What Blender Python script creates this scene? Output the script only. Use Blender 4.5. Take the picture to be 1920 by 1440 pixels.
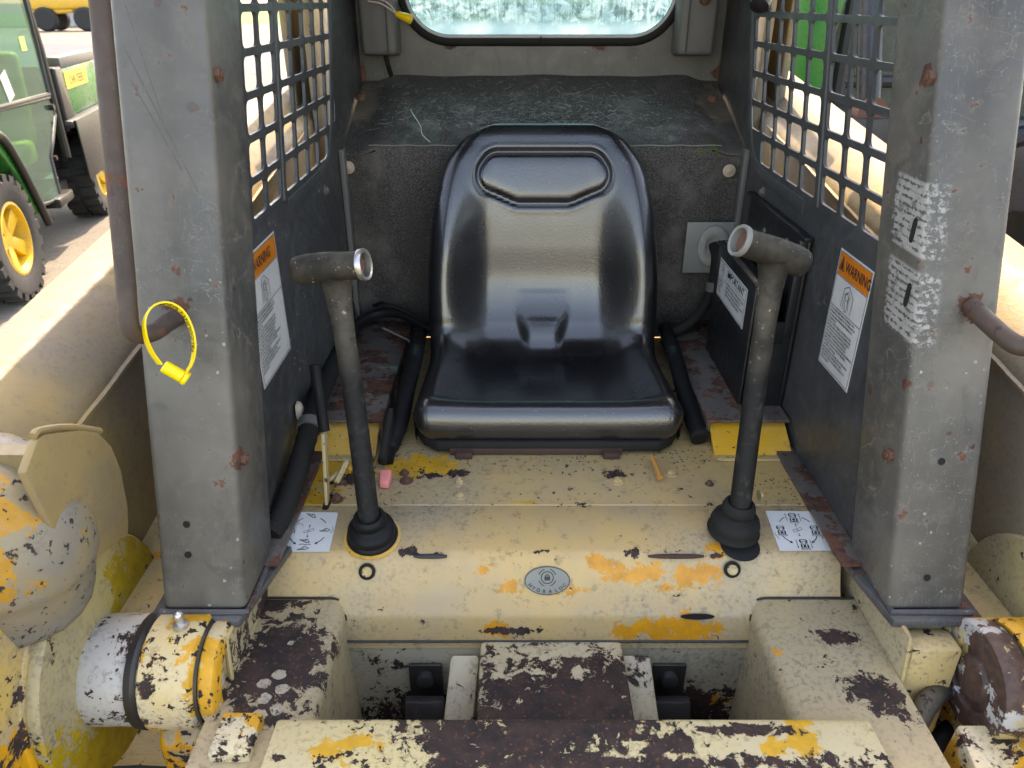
import bpy, bmesh, math, random
from mathutils import Vector, Matrix
R = math.radians
random.seed(7)
SC = bpy.context.scene
for o in list(bpy.data.objects): bpy.data.objects.remove(o)

# ------------------------------------------------------------------ camera, sky, sun, exposure
F, CZ = 1400.0, 1.60                      # focal length in photo pixels (1920 wide), eye height
PITCH = math.atan(720 / F)
cam = bpy.data.cameras.new('camera'); cam_o = bpy.data.objects.new('camera', cam)
SC.collection.objects.link(cam_o); SC.camera = cam_o
cam.sensor_width = 36; cam.lens = F / 1920 * 36; cam.clip_start = .02; cam.clip_end = 2000
cam_o.location = (0, 0, CZ); cam_o.rotation_euler = (R(90) - PITCH, 0, 0)
cam.dof.use_dof = True; cam.dof.focus_distance = 1.2; cam.dof.aperture_fstop = 10

SUN_EL, SUN_AZ = 56.0, 3.0              # azimuth measured from +Y (behind the machine) towards +X
world = bpy.data.worlds.new('World'); SC.world = world; world.use_nodes = True
wn = world.node_tree.nodes; wl = world.node_tree.links
sky = wn.new('ShaderNodeTexSky'); sky.sky_type = 'NISHITA'; sky.sun_disc = False
sky.sun_elevation = R(SUN_EL); sky.sun_rotation = R(SUN_AZ); sky.air_density = 1.0; sky.dust_density = 1.6; sky.ozone_density = 1.0
wl.new(sky.outputs[0], wn['Background'].inputs[0]); wn['Background'].inputs[1].default_value = .15
sun = bpy.data.lights.new('sun', 'SUN'); sun_o = bpy.data.objects.new('sun', sun); SC.collection.objects.link(sun_o)
sun.energy = 2.0; sun.angle = R(.5); sun.color = (1, .95, .86)
_d = Vector((math.sin(R(SUN_AZ)) * math.cos(R(SUN_EL)), math.cos(R(SUN_AZ)) * math.cos(R(SUN_EL)), math.sin(R(SUN_EL))))
sun_o.rotation_euler = _d.to_track_quat('Z', 'Y').to_euler(); sun_o.location = (0, 0, 12)
vs = SC.view_settings; vs.view_transform = 'Standard'; vs.look = 'None'; vs.gamma = 1; vs.use_curve_mapping = False
vs.exposure = 2.62
vs.use_white_balance = True; vs.white_balance_temperature = 9200; vs.white_balance_tint = 15   # the phone balanced for open shade
SC.cycles.use_denoising = True; SC.cycles.use_adaptive_sampling = True; SC.cycles.adaptive_threshold = .02; SC.cycles.max_bounces = 5; SC.cycles.diffuse_bounces = 3; SC.cycles.glossy_bounces = 2
SC.cycles.transmission_bounces = 6; SC.cycles.transparent_max_bounces = 8; SC.cycles.sample_clamp_indirect = 6; SC.cycles.caustics_reflective = False; SC.cycles.caustics_refractive = False

# ------------------------------------------------------------------ surveying helpers: a pixel of the photo with one known coordinate gives a point of the place
_C, _S = math.cos(PITCH), math.sin(PITCH)
def _ray(px, py):
    u = (px - 960) / F; v = (py - 720) / F
    return Vector((u, _C - v * _S, -(_S + v * _C)))
def onX(px, py, x): r = _ray(px, py); return Vector((0, 0, CZ)) + r * (x / r.x)
def onY(px, py, y): r = _ray(px, py); return Vector((0, 0, CZ)) + r * (y / r.y)
def onZ(px, py, z): r = _ray(px, py); return Vector((0, 0, CZ)) + r * ((z - CZ) / r.z)

# ------------------------------------------------------------------ mesh helpers: a shape is (vertices, faces)
def join(*shapes):
    V, Fc = [], []
    for s in shapes:
        n = len(V); V += list(s[0]); Fc += [tuple(i + n for i in f) for f in s[1]]
    return V, Fc
def xf(s, m): return [m @ Vector(v) for v in s[0]], s[1]
def move(s, d): d = Vector(d); return [Vector(v) + d for v in s[0]], s[1]
def bev(s, w, seg=2, ang=25):
    bm = bmesh.new(); vs_ = [bm.verts.new(v) for v in s[0]]
    for f in s[1]:
        try: bm.faces.new([vs_[i] for i in f])
        except ValueError: pass
    bmesh.ops.recalc_face_normals(bm, faces=bm.faces)
    ed = [e for e in bm.edges if len(e.link_faces) == 2 and e.calc_face_angle(0) > R(ang)]
    bmesh.ops.bevel(bm, geom=ed, offset=w, segments=seg, profile=.5, affect='EDGES', clamp_overlap=True)
    bm.verts.ensure_lookup_table(); bm.verts.index_update()
    out = [v.co.copy() for v in bm.verts], [tuple(v.index for v in f.verts) for f in bm.faces]
    bm.free(); return out
def box(x0, x1, y0, y1, z0, z1, b=0, seg=2):
    V = [Vector(p) for p in ((x0,y0,z0),(x1,y0,z0),(x1,y1,z0),(x0,y1,z0),(x0,y0,z1),(x1,y0,z1),(x1,y1,z1),(x0,y1,z1))]
    s = V, [(0,3,2,1),(4,5,6,7),(0,1,5,4),(1,2,6,5),(2,3,7,6),(3,0,4,7)]
    return bev(s, b, seg) if b else s
def prism(pts, axis, a0, a1, b=0, seg=2):
    """polygon (2D) extruded along axis; x: pts are (y,z), y: (x,z), z: (x,y)"""
    def p3(p, a):
        return Vector({'x': (a, p[0], p[1]), 'y': (p[0], a, p[1]), 'z': (p[0], p[1], a)}[axis])
    n = len(pts)
    V = [p3(p, a0) for p in pts] + [p3(p, a1) for p in pts]
    Fc = [tuple(range(n - 1, -1, -1)), tuple(range(n, 2 * n))] + [(i, (i + 1) % n, (i + 1) % n + n, i + n) for i in range(n)]
    return bev((V, Fc), b, seg) if b else (V, Fc)
def hexa(p, b=0, seg=2):
    """eight corners: bottom four then top four"""
    s = [Vector(q) for q in p], [(0,3,2,1),(4,5,6,7),(0,1,5,4),(1,2,6,5),(2,3,7,6),(3,0,4,7)]
    return bev(s, b, seg) if b else s
def crom(pts, n=8):
    P = [Vector(p) for p in pts]; P = [P[0] * 2 - P[1]] + P + [P[-1] * 2 - P[-2]]; out = []
    for i in range(1, len(P) - 2):
        a, b, c, d = P[i-1:i+3]
        for k in range(n):
            t = k / n
            out.append(.5 * (2*b + (c - a)*t + (2*a - 5*b + 4*c - d)*t*t + (3*b - a - 3*c + d)*t**3))
    out.append(P[-2]); return out
def tube(pts, r, seg=12, caps=True, closed=False, flat=None):
    P = [Vector(p) for p in pts]; n = len(P)
    rr = r if isinstance(r, (list, tuple)) else [r] * n
    T = []
    for i in range(n):
        a = P[i-1] if (i > 0 or closed) else P[i]; b = P[(i+1) % n] if (i < n-1 or closed) else P[i]
        T.append((b - a).normalized())
    up = Vector((0, 0, 1)) if abs(T[0].z) < .9 else Vector((1, 0, 0))
    N = (up - T[0] * up.dot(T[0])).normalized(); V, Fc = [], []
    for i in range(n):
        N = (N - T[i] * N.dot(T[i])).normalized(); B = T[i].cross(N)
        for k in range(seg):
            a = 2 * math.pi * k / seg
            fx, fy = flat if flat else (1, 1)
            V.append(P[i] + N * (math.cos(a) * rr[i] * fx) + B * (math.sin(a) * rr[i] * fy))
    m = n if closed else n - 1
    for i in range(m):
        for k in range(seg):
            a, b = i * seg + k, i * seg + (k + 1) % seg; j = ((i + 1) % n) * seg
            Fc.append((a, b, j + (k + 1) % seg, j + k))
    if caps and not closed:
        Fc.append(tuple(range(seg - 1, -1, -1))); Fc.append(tuple(range((n-1) * seg, n * seg)))
    return V, Fc
def lathe(prof, o, ax=(0,0,1), seg=24, ell=(1,1), cap0=True, cap1=True):
    """profile of (radius, height) spun about the axis ax through o"""
    ax = Vector(ax).normalized(); up = Vector((0,0,1)) if abs(ax.z) < .9 else Vector((1,0,0))
    A = up.cross(ax).normalized(); B = ax.cross(A); o = Vector(o); V, Fc = [], []
    for r, h in prof:
        for k in range(seg):
            a = 2 * math.pi * k / seg; V.append(o + ax * h + A * (r * math.cos(a) * ell[0]) + B * (r * math.sin(a) * ell[1]))
    for i in range(len(prof) - 1):
        for k in range(seg):
            Fc.append((i*seg+k, i*seg+(k+1)%seg, (i+1)*seg+(k+1)%seg, (i+1)*seg+k))
    if cap0: Fc.append(tuple(range(seg-1, -1, -1)))
    if cap1: n = (len(prof)-1)*seg; Fc.append(tuple(range(n, n+seg)))
    return V, Fc
def bolt(o, ax, r, h=.008, washer=True):
    s = lathe([(r, 0), (r, h*.8), (r*.85, h)], o, ax, 6)
    if washer: s = join(lathe([(r*1.55, 0), (r*1.55, h*.18), (r*1.4, h*.25)], o, ax, 16), s)
    return join(s, lathe([(r*.5, h*.9), (r*.5, h*1.2), (r*.4, h*1.3)], o, ax, 10))
def rrect(x0, x1, z0, z1, r, n=5):
    out = []
    for cx, cz, a0 in ((x1-r, z1-r, 0), (x0+r, z1-r, 90), (x0+r, z0+r, 180), (x1-r, z0+r, 270)):
        for k in range(n + 1):
            a = R(a0 + 90 * k / n); out.append((cx + r*math.cos(a), cz + r*math.sin(a)))
    return out

def mesh_of(name, s, mat, smooth=32):
    me = bpy.data.meshes.new(name); me.from_pydata([tuple(v) for v in s[0]], [], s[1]); me.validate()
    bm = bmesh.new(); bm.from_mesh(me); bmesh.ops.recalc_face_normals(bm, faces=bm.faces); bm.to_mesh(me); bm.free()
    if mat: me.materials.append(mat)
    if smooth:
        for p in me.polygons: p.use_smooth = True
        me.set_sharp_from_angle(angle=R(smooth))
    return me
def mk(name, s, mat, parent=None, smooth=32, label=None, kind=None):
    """a mesh object; shapes are in world coordinates unless the parent's root is marked local"""
    off = Vector((0, 0, 0)); root = parent
    while root is not None and root.parent is not None: root = root.parent
    if root is not None and not root.get('_local'): off = Vector(root.location)
    s = [Vector(v) - off for v in s[0]], s[1]
    o = bpy.data.objects.new(name, mesh_of(name, s, mat, smooth)); SC.collection.objects.link(o)
    o.parent = parent
    if label: o['label'] = label
    if kind: o['kind'] = kind
    return o
def thing(name, label, cat, loc=(0,0,0), rz=0, group=None, local=False):
    o = bpy.data.objects.new(name, None); SC.collection.objects.link(o); o.location = loc; o.rotation_euler = (0, 0, rz)
    o.empty_display_size = .2; o['label'] = label; o['category'] = cat
    if group: o['group'] = group
    if local: LOCAL.append(o); o['_local'] = 1
    return o
LOCAL = []

# ------------------------------------------------------------------ node helpers
class G:
    def __init__(s, name):
        s.m = bpy.data.materials.new(name); s.m.use_nodes = True; s.t = s.m.node_tree
        s.b = s.t.nodes['Principled BSDF']; s.pos = s.t.nodes.new('ShaderNodeNewGeometry').outputs['Position']
    def _in(s, sock, v):
        if v is None: return
        if hasattr(v, 'is_output'): s.t.links.new(v, sock)
        else:
            if sock.type == 'RGBA' and len(v) == 3: v = (*v, 1)
            sock.default_value = v
    def math(s, op, a, b=None, clamp=False):
        n = s.t.nodes.new('ShaderNodeMath'); n.operation = op; n.use_clamp = clamp; s._in(n.inputs[0], a); s._in(n.inputs[1], b); return n.outputs[0]
    def vm(s, op, a, b=None):
        n = s.t.nodes.new('ShaderNodeVectorMath'); n.operation = op; s._in(n.inputs[0], a); s._in(n.inputs[1], b)
        return n.outputs['Value'] if op in ('LENGTH', 'DOT_PRODUCT', 'DISTANCE') else n.outputs[0]
    def noise(s, scale, detail=4, rough=.55, dist=0, vec=None):
        n = s.t.nodes.new('ShaderNodeTexNoise'); s._in(n.inputs['Vector'], vec or s.pos); s._in(n.inputs['Scale'], scale)
        s._in(n.inputs['Detail'], detail); s._in(n.inputs['Roughness'], rough); s._in(n.inputs['Distortion'], dist); return n.outputs[0]
    def vor(s, scale, vec=None, feature='F1', rnd=1):
        n = s.t.nodes.new('ShaderNodeTexVoronoi'); n.feature = feature; s._in(n.inputs['Vector'], vec or s.pos); s._in(n.inputs['Scale'], scale); s._in(n.inputs['Randomness'], rnd)
        return n.outputs['Distance'], n.outputs['Color'] if feature != 'DISTANCE_TO_EDGE' else None
    def sm(s, x, lo, hi, o0=0., o1=1.):
        n = s.t.nodes.new('ShaderNodeMapRange'); n.interpolation_type = 'SMOOTHSTEP'; s._in(n.inputs[0], x)
        for i, v in ((1, lo), (2, hi), (3, o0), (4, o1)): s._in(n.inputs[i], v)
        return n.outputs[0]
    def mix(s, f, a, b):
        n = s.t.nodes.new('ShaderNodeMix'); n.data_type = 'RGBA'; s._in(n.inputs[0], f); s._in(n.inputs[6], a); s._in(n.inputs[7], b); return n.outputs[2]
    def mul(s, a, b): return s.math('MULTIPLY', a, b)
    def mx(s, a, b): return s.math('MAXIMUM', a, b)
    def add(s, a, b): return s.math('ADD', a, b)
    def sep(s, v=None):
        n = s.t.nodes.new('ShaderNodeSeparateXYZ'); s._in(n.inputs[0], v or s.pos); return n.outputs
    def mapv(s, scale=(1,1,1), rot=(0,0,0), loc=(0,0,0), vec=None):
        n = s.t.nodes.new('ShaderNodeMapping'); s._in(n.inputs['Vector'], vec or s.pos); n.inputs['Scale'].default_value = scale; n.inputs['Rotation'].default_value = rot; n.inputs['Location'].default_value = loc; return n.outputs[0]
    def blob(s, c, r, nz, amp=.9):
        """ragged ellipsoid patch: about 1 inside, negative outside"""
        v = s.vm('DIVIDE', s.vm('SUBTRACT', s.pos, tuple(c)), tuple(r) if hasattr(r, '__len__') else (r, r, r))
        return s.add(s.math('SUBTRACT', 1.0, s.vm('LENGTH', v)), s.mul(s.math('SUBTRACT', nz, .5), amp * 2))
    def seg(s, a, b, w):
        """a scratch from a to b: 1 on the line"""
        a, b = Vector(a), Vector(b); d = b - a
        v = s.vm('SUBTRACT', s.pos, tuple(a)); t = s.math('DIVIDE', s.vm('DOT_PRODUCT', v, tuple(d)), d.length_squared, True)
        q = s.vm('SCALE', tuple(d)); s._in(s.last_scale, t)
        return s.sm(s.vm('LENGTH', s.vm('SUBTRACT', v, q)), w, w * .4)
    def bump(s, h, strength=.3, dist=.002, prev=None):
        n = s.t.nodes.new('ShaderNodeBump'); n.inputs['Strength'].default_value = strength; n.inputs['Distance'].default_value = dist; s._in(n.inputs['Height'], h); s._in(n.inputs['Normal'], prev); return n.outputs[0]
    def edge(s, rad=.004, samples=4):
        n = s.t.nodes.new('ShaderNodeBevel'); n.samples = samples; n.inputs[0].default_value = rad
        g = s.t.nodes.new('ShaderNodeNewGeometry')
        return s.math('SUBTRACT', 1.0, s.vm('DOT_PRODUCT', n.outputs[0], g.outputs['Normal']))
    def done(s, col=None, rough=None, metal=None, normal=None, spec=None, **kw):
        s._in(s.b.inputs['Base Color'], col); s._in(s.b.inputs['Roughness'], rough); s._in(s.b.inputs['Metallic'], metal)
        s._in(s.b.inputs['Normal'], normal); s._in(s.b.inputs['Specular IOR Level'], spec)
        for k, v in kw.items(): s._in(s.b.inputs[k.replace('_', ' ')], v)
        return s.m

def plain(name, col, rough=.5, metal=0., var=.25, scale=30, bump=.15, spec=None):
    g = G(name); n = g.noise(scale, 5, .6); n2 = g.noise(scale * .2, 3)
    f = g.math('MULTIPLY_ADD', g.add(n, n2), var); f.node.inputs[2].default_value = 1 - var
    c = g.vm('SCALE', col); g._in(c.node.inputs['Scale'], f)
    return g.done(c, g.sm(n, .3, .7, max(0, rough - .08), min(1, rough + .08)), metal, g.bump(n, bump, .001), spec)

RUST_D, RUST_M, RUST_L = (.010, .007, .007), (.040, .020, .016), (.13, .045, .02)
def paint(name, a, b, chip=.66, chipscale=16, orange=None, rust_at=(), orange_at=(), bare_at=(), grime=.45, rough=.34, orange_col=(.66, .27, .014), light=(.30, .26, .19), amp=1.9, spots=.0, yellow=0., wear=()):
    """old machine paint: faded top coat a/b, an older orange coat in patches, chips down to dark rust, grime"""
    g = G(name)
    n1 = g.noise(7, 5, .62); n2 = g.noise(38, 6, .70); n3 = g.noise(170, 3, .6); n4 = g.noise(3.1, 4, .6)
    rag = g.add(g.mul(g.noise(46, 6, .76, .4), 1.15), g.mul(g.math('SUBTRACT', n1, .5), .6)); rag = g.math('SUBTRACT', rag, .075)
    col = g.mix(g.sm(n1, .35, .68), a, b)
    col = g.mix(g.mul(g.sm(n4, .40, .66), grime), col, light)                       # chalky weathered areas
    col = g.mix(g.mul(g.mul(g.sm(n3, .47, .66), g.sm(n4, .42, .62)), grime * .7), col, (.12, .10, .075))   # ground-in dirt
    col = g.mix(g.mul(g.sm(g.add(n2, g.mul(n3, .4)), .76, .86), .4), col, (.14, .11, .075))
    if yellow: col = g.mix(g.mul(g.sm(g.noise(4.3, 4, .6, .3), .52, .62), yellow), col, (.66, .50, .06))
    om = None
    if orange: om = g.sm(g.add(n1, g.mul(g.math('SUBTRACT', n2, .5), .35)), orange, orange + .012)
    for c, r in orange_at:
        m = g.sm(g.blob(c, r, rag, amp), 0, .04); om = m if om is None else g.mx(om, m)
    if om is not None: col = g.mix(om, col, g.mix(g.sm(n2, .3, .7), orange_col, tuple(x * .75 for x in orange_col)))
    big = g.noise(chipscale, 7, .74, .3)
    rm = g.mx(g.sm(big, chip, chip + .01), g.sm(g.noise(chipscale * 4.5, 4, .66), chip + .045 - spots, chip + .055 - spots))
    for c, r in rust_at: rm = g.mx(rm, g.sm(g.blob(c, r, rag, amp * 1.15), 0, .03))
    if wear:
        p_ = g.sep(); wn2 = g.noise(34, 6, .74)
        for ax, c, w, k in wear:           # chipping along folds and edges: axis, place, width, strength
            band = g.sm(g.math('ABSOLUTE', g.math('SUBTRACT', p_[ax], c)), w, 0.)
            rm = g.mx(rm, g.sm(g.add(wn2, g.mul(band, k)), .70, .715))
    for c, r in bare_at: rm = g.mul(rm, g.math('SUBTRACT', 1.0, g.sm(g.blob(c, r, rag, 1.4), 0, .04)))
    rc = g.mix(g.sm(n2, .35, .65), RUST_D, RUST_M); rc = g.mix(g.sm(n3, .56, .72), rc, RUST_L)
    lip = g.mul(g.sm(big, chip - .02, chip), .35)                                   # bruised paint round the chips
    col = g.mix(lip, col, g.mix(.5, a, (.30, .22, .12)))
    col = g.mix(rm, col, rc)
    h = g.add(g.mul(rm, -1.0), g.mul(n3, .25))
    rg = g.mix(rm, g.sm(n2, .3, .7, rough - .06, rough + .16), (.78,) * 3)
    return g.done(col, rg, 0, g.bump(h, .8, .002))

def greypaint(name, base=(.20, .205, .205), dark=(.135, .14, .145), rusty=.0, specks=1., extra=None, rough=.42, dots=True, edge=.05, rust_at=(), scratch=.5):
    g = G(name); n1 = g.noise(5, 4, .55); n2 = g.noise(45, 6, .65); n3 = g.noise(220, 3)
    col = g.mix(g.sm(n1, .35, .68), base, dark)
    col = g.mix(g.mul(g.sm(n2, .5, .7), .35), col, tuple(x * 1.45 for x in base))
    # rub marks and scratches
    for rot, sc in (((.5, .3, .6), (60, 4, 9)), ((-.6, .2, -.5), (9, 70, 5))):
        v = g.mapv(sc, rot); k = g.noise(1.6, 3, .5, .4, v)
        line = g.sm(g.math('ABSOLUTE', g.math('SUBTRACT', k, .5)), .004, .0, 0, 1)
        col = g.mix(g.mul(g.mul(line, g.sm(n1, .46, .6)), scratch), col, tuple(x * 2.1 for x in base))
    st = g.noise(1, 5, .65, .2, g.mapv((75, 75, 5)))
    col = g.mix(g.mul(g.sm(st, .54, .72), .45), col, (.085, .068, .055))            # run marks
    sm_ = g.noise(9, 5, .7, .8); col = g.mix(g.mul(g.sm(sm_, .56, .68), .35), col, tuple(x * .5 for x in dark))   # smudges
    # light paint specks
    wob = g.vm('ADD', g.pos, g.vm('SCALE', g.vm('SUBTRACT', g.noise_col(300), (.5,.5,.5)))); g.last_scale.default_value = .004
    d, c = g.vor(95, wob); cs = g.sep(c); sel = g.mul(g.sm(cs[0], .80, .81), g.sm(g.noise(4, 2), .42, .6))
    col = g.mix(g.mul(g.mul(g.sm(g.math('SUBTRACT', d, g.mul(cs[2], .14)), .08, .04), sel), specks), col, (.50, .485, .44))
    d2, c2 = g.vor(240); sel2 = g.sm(g.sep(c2)[1], .9, .91)
    col = g.mix(g.mul(g.mul(g.mul(g.sm(d2, .3, .2), sel2), g.sm(n1, .5, .6)), .5 * specks), col, (.4, .385, .345))
    rm = g.sm(g.noise(17, 7, .7), .70 - rusty, .715 - rusty)
    if dots:
        w = g.vm('ADD', g.pos, g.vm('SCALE', g.vm('SUBTRACT', g.noise_col(38), (.5,.5,.5)), None))
        g.last_scale.default_value = .022
        d, c = g.vor(34, w); s_ = g.sep(c)
        rm = g.mx(rm, g.mul(g.sm(g.math('SUBTRACT', d, g.mul(s_[1], .16)), .10, .07), g.mul(g.sm(s_[0], .82, .83), g.sm(g.noise(5, 2), .45, .6))))
    if edge: rm = g.mx(rm, g.sm(g.add(g.edge(.003), g.mul(g.math('SUBTRACT', n2, .58), .9)), edge, edge + .04))
    for c_, r_ in rust_at: rm = g.mx(rm, g.sm(g.blob(c_, r_, g.noise(60, 6, .72), 1.7), 0, .06))
    rc = g.mix(g.sm(n2, .35, .65), (.04, .018, .014), (.13, .05, .028)); col = g.mix(rm, col, rc)
    if extra: col = extra(g, col, n2)
    return g.done(col, g.mix(rm, g.sm(n2, .3, .7, rough - .08, rough + .14), (.8,) * 3), 0, g.bump(g.add(g.mul(n3, .3), g.mul(rm, .6)), .35, .0008))
def _noise_col(s, scale):
    n = s.t.nodes.new('ShaderNodeTexNoise'); s._in(n.inputs['Vector'], s.pos); s._in(n.inputs['Scale'], scale); n.inputs['Detail'].default_value = 3; return n.outputs[1]
G.noise_col = _noise_col
_vm0 = G.vm
def _vm(s, op, a, b=None):
    o = _vm0(s, op, a, b)
    if op == 'SCALE': s.last_scale = o.node.inputs['Scale']
    return o
G.vm = _vm

# ------------------------------------------------------------------ places used again and again
XC = .065                                   # the machine's middle plane
WL, WR = -.348, .477                        # inner side walls of the cab
DECK = .92                                  # seat deck height
SHEAR = .30                                 # cab front and grilles lean back this much per metre of height
def yprof(k):                               # console section, (Y, Z) from the deck seam to the footwell
    return [(.917, .921), (.829, .9023), (.803, .848), (.784, .835), (.770, .783)][k]

# ------------------------------------------------------------------ materials
CREAM_A, CREAM_B = (.53, .345, .135), (.42, .30, .165)
c0 = onY(1215, 1085, .815)
M_console = paint('cream_console_paint', CREAM_A, CREAM_B, chip=.66, chipscale=19, orange=None, grime=.6, spots=.012, wear=[(2, .9023, .007, .11), (2, .836, .006, .07), (2, .80, .03, .045), (1, .917, .004, .12)],
    orange_at=[(onY(1205, 1075, .815), (.055, .02, .017)), (onY(1285, 1080, .815), (.045, .02, .022)), (onY(1120, 1062, .82), (.02, .02, .012)), (onY(1270, 1180, .778), (.05, .03, .022)), (onY(1180, 1180, .778), (.03, .03, .014)), (onY(1040, 1108, .805), (.05, .02, .006)), (onY(1340, 1035, .84), (.016, .02, .012)), (onY(905, 1070, .815), (.012, .012, .008)), (onY(960, 1100, .81), (.016, .012, .012)), (onY(930, 1180, .778), (.025, .02, .012))],
    rust_at=[(onY(1190, 1036, .832), (.007, .01, .012)), (onY(960, 1182, .778), (.05, .012, .006)), (onY(765, 1036, .832), (.014, .01, .005)), (onY(1340, 1040, .832), (.012, .01, .004))])
M_deck = paint('cream_deck_paint', (.51, .335, .13), (.43, .30, .15), chip=.645, chipscale=17, spots=.015, wear=[(1, .924, .006, .10), (1, 1.04, .05, .04)], grime=.5, orange_col=(.62, .33, .03),
    orange_at=[(onZ(570, 930, DECK), (.05, .05, .05)), (onZ(620, 880, DECK), (.06, .06, .05)), (onZ(800, 875, DECK), (.07, .03, .03)), (onZ(985, 942, DECK), (.02, .004, .01))],
    rust_at=[(onZ(865, 888, DECK), (.02, .012, .02)), (onZ(810, 893, DECK), (.02, .008, .02)), (onZ(655, 900, DECK), (.03, .02, .02)), (onZ(1160, 890, DECK), (.02, .01, .02))])
M_tunnel = paint('worn_tunnel_paint', (.45, .345, .18), (.38, .295, .165), chip=.665, chipscale=12, spots=.02, wear=[(1, .795, .012, .12)], grime=.6, orange=None,
    rust_at=[(onZ(520, 1235, .848), (.055, .085, .05)), (onZ(500, 1130, .848), (.05, .03, .05)), (onZ(1565, 1195, .848), (.03, .012, .05)), (onZ(1640, 1300, .848), (.03, .03, .05))],
    orange_at=[(onY(1460, 1285, .69), (.012, .03, .04))])
M_foot = paint('footwell_paint', (.52, .45, .31), (.44, .39, .28), chip=.62, chipscale=13, grime=.7, orange=.66,
    rust_at=[((XC, .70, .57), (.5, .3, .10))])
M_ped = paint('pedestal_paint', (.52, .44, .28), (.45, .38, .26), chip=.67, chipscale=16, grime=.5, amp=1.2,
    rust_at=[((XC, .62, .835), (.19, .15, .12)), ((XC, .56, .835), (.20, .15, .12))])
M_bar = paint('worn_crossbar_paint', (.52, .44, .27), (.50, .41, .24), chip=.60, chipscale=9, grime=.5, rough=.45, orange_col=(.66, .36, .03), light=(.58, .47, .18),
    orange_at=[(onZ(620, 1410, .872), (.03, .02, .03)), (onZ(680, 1390, .872), (.03, .012, .03)), (onZ(1500, 1380, .872), (.016, .03, .03)), (onZ(1450, 1400, .872), (.016, .016, .03))],
    rust_at=[((XC - .03, .57, .87), (.15, .06, .06)), ((XC + .08, .525, .87), (.22, .014, .06)), ((XC - .13, .53, .87), (.03, .03, .03)), ((XC + .11, .55, .87), (.045, .018, .04)), ((XC + .2, .57, .87), (.05, .008, .04))])
M_frame = paint('cream_frame_paint', (.54, .38, .15), (.46, .36, .20), chip=.60, chipscale=12, grime=.4, orange=.68, rough=.4)
M_arm = paint('faded_arm_paint', (.27, .19, .075), (.20, .155, .09), chip=.69, chipscale=12, grime=.95, light=(.155, .135, .105), rough=.5)
M_armfront = paint('scuffed_arm_paint', (.56, .36, .06), (.38, .31, .19), chip=.57, chipscale=11, grime=.9, orange=.50, spots=.04, orange_col=(.66, .31, .012), light=(.26, .25, .24), rough=.45)
M_boss = paint('pin_boss_paint', (.62, .47, .21), (.56, .44, .25), chip=.575, chipscale=17, grime=.8, orange=.51, spots=.03, orange_col=(.72, .36, .03), light=(.55, .53, .48), rough=.4)
M_disc = paint('gusset_disc_paint', (.42, .33, .15), (.37, .31, .12), chip=.625, chipscale=14, grime=.8, orange=None, light=(.27, .235, .18), rough=.45, orange_at=[((-.52, .79, .88), (.06, .08, .10)), ((-.52, .60, .74), (.3, .20, .10))], orange_col=(.42, .28, .012))
M_cast = paint('worn_casting_paint', (.19, .175, .15), (.28, .205, .085), chip=.625, chipscale=22, grime=.95, orange=.54, orange_col=(.48, .23, .014), spots=.055, light=(.17, .165, .16), rough=.42)
M_yellow = paint('old_yellow_paint', (.72, .37, .03), (.64, .44, .16), chip=.63, chipscale=18, grime=.35, rough=.38)

def residue(g, col, n2):
    # glue left behind by a torn-off sticker: ragged pale stripes on the inner face of the right post
    p = g.sep()
    y = g.add(g.math('SUBTRACT', p[1], g.mul(g.math('SUBTRACT', p[2], 1.2), SHEAR)), g.mul(g.math('SUBTRACT', g.noise(140, 4, .7), .5), .035))     # sheared depth
    inner = g.sm(p[0], .5, .49)
    band = g.mul(g.sm(y, .786, .791), g.sm(y, .866, .860))
    ver = g.mx(g.mul(g.sm(p[2], 1.236, 1.242), g.sm(p[2], 1.322, 1.316)), g.mul(g.sm(p[2], 1.332, 1.337), g.sm(p[2], 1.418, 1.412)))
    st = g.sm(g.add(g.math('SINE', g.mul(p[2], 2 * math.pi / .0085)), g.mul(g.math('SUBTRACT', g.noise(150, 4, .72), .40), 8)), -.1, .25)
    m = g.mul(g.mul(g.mul(inner, band), ver), st)
    m = g.mul(m, g.sm(g.noise(45, 5, .7), .36, .5, .25, 1.0))
    return g.mix(g.mul(m, .75), col, (.38, .38, .365))
def scratched(lines):
    def f(g, col, n2):
        for a, b, w in lines: col = g.mix(g.mul(g.mul(g.seg(a, b, w * .75), g.sm(n2, .38, .56)), .7), col, (.06, .057, .053))
        return col
    return f
def pf(px, py):                              # a pixel on the leaning front plane of the posts
    n = Vector((0, -1, SHEAR)); r = _ray(px, py); o = Vector((0, 0, CZ)); return o + r * ((Vector((0, .703, .917)) - o).dot(n) / r.dot(n))
M_postL = greypaint('grey_post_paint', (.128, .118, .100), (.060, .060, .058), rusty=.0, specks=.45, extra=scratched([(pf(235,10), pf(303,213), .0012), (pf(228,80), pf(372,360), .0016), (pf(245,150), pf(340,317), .0016)]), rust_at=[(onY(325, 580, .80), (.02, .02, .014)), (onX(455, 860, -.33), (.02, .012, .014)), (onY(410, 1050, .745), (.012,.01,.014)), (onY(415, 1108, .73), (.012,.01,.012))])
M_postR = greypaint('grey_post_paint_right', (.140, .127, .107), (.068, .066, .062), rusty=.012, specks=.6, extra=residue, rust_at=[(onY(1830, 575, .80), (.02, .02, .018)), (onX(1672, 853, .478), (.02, .011, .012)), (onX(1748, 145, .478), (.02, .011, .014))])
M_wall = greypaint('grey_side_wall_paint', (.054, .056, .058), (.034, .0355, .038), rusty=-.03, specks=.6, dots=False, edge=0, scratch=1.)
M_grille = greypaint('grey_grille_paint', (.058, .060, .062), (.040, .042, .045), rusty=-.02, specks=.2, dots=False, edge=0)
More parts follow.
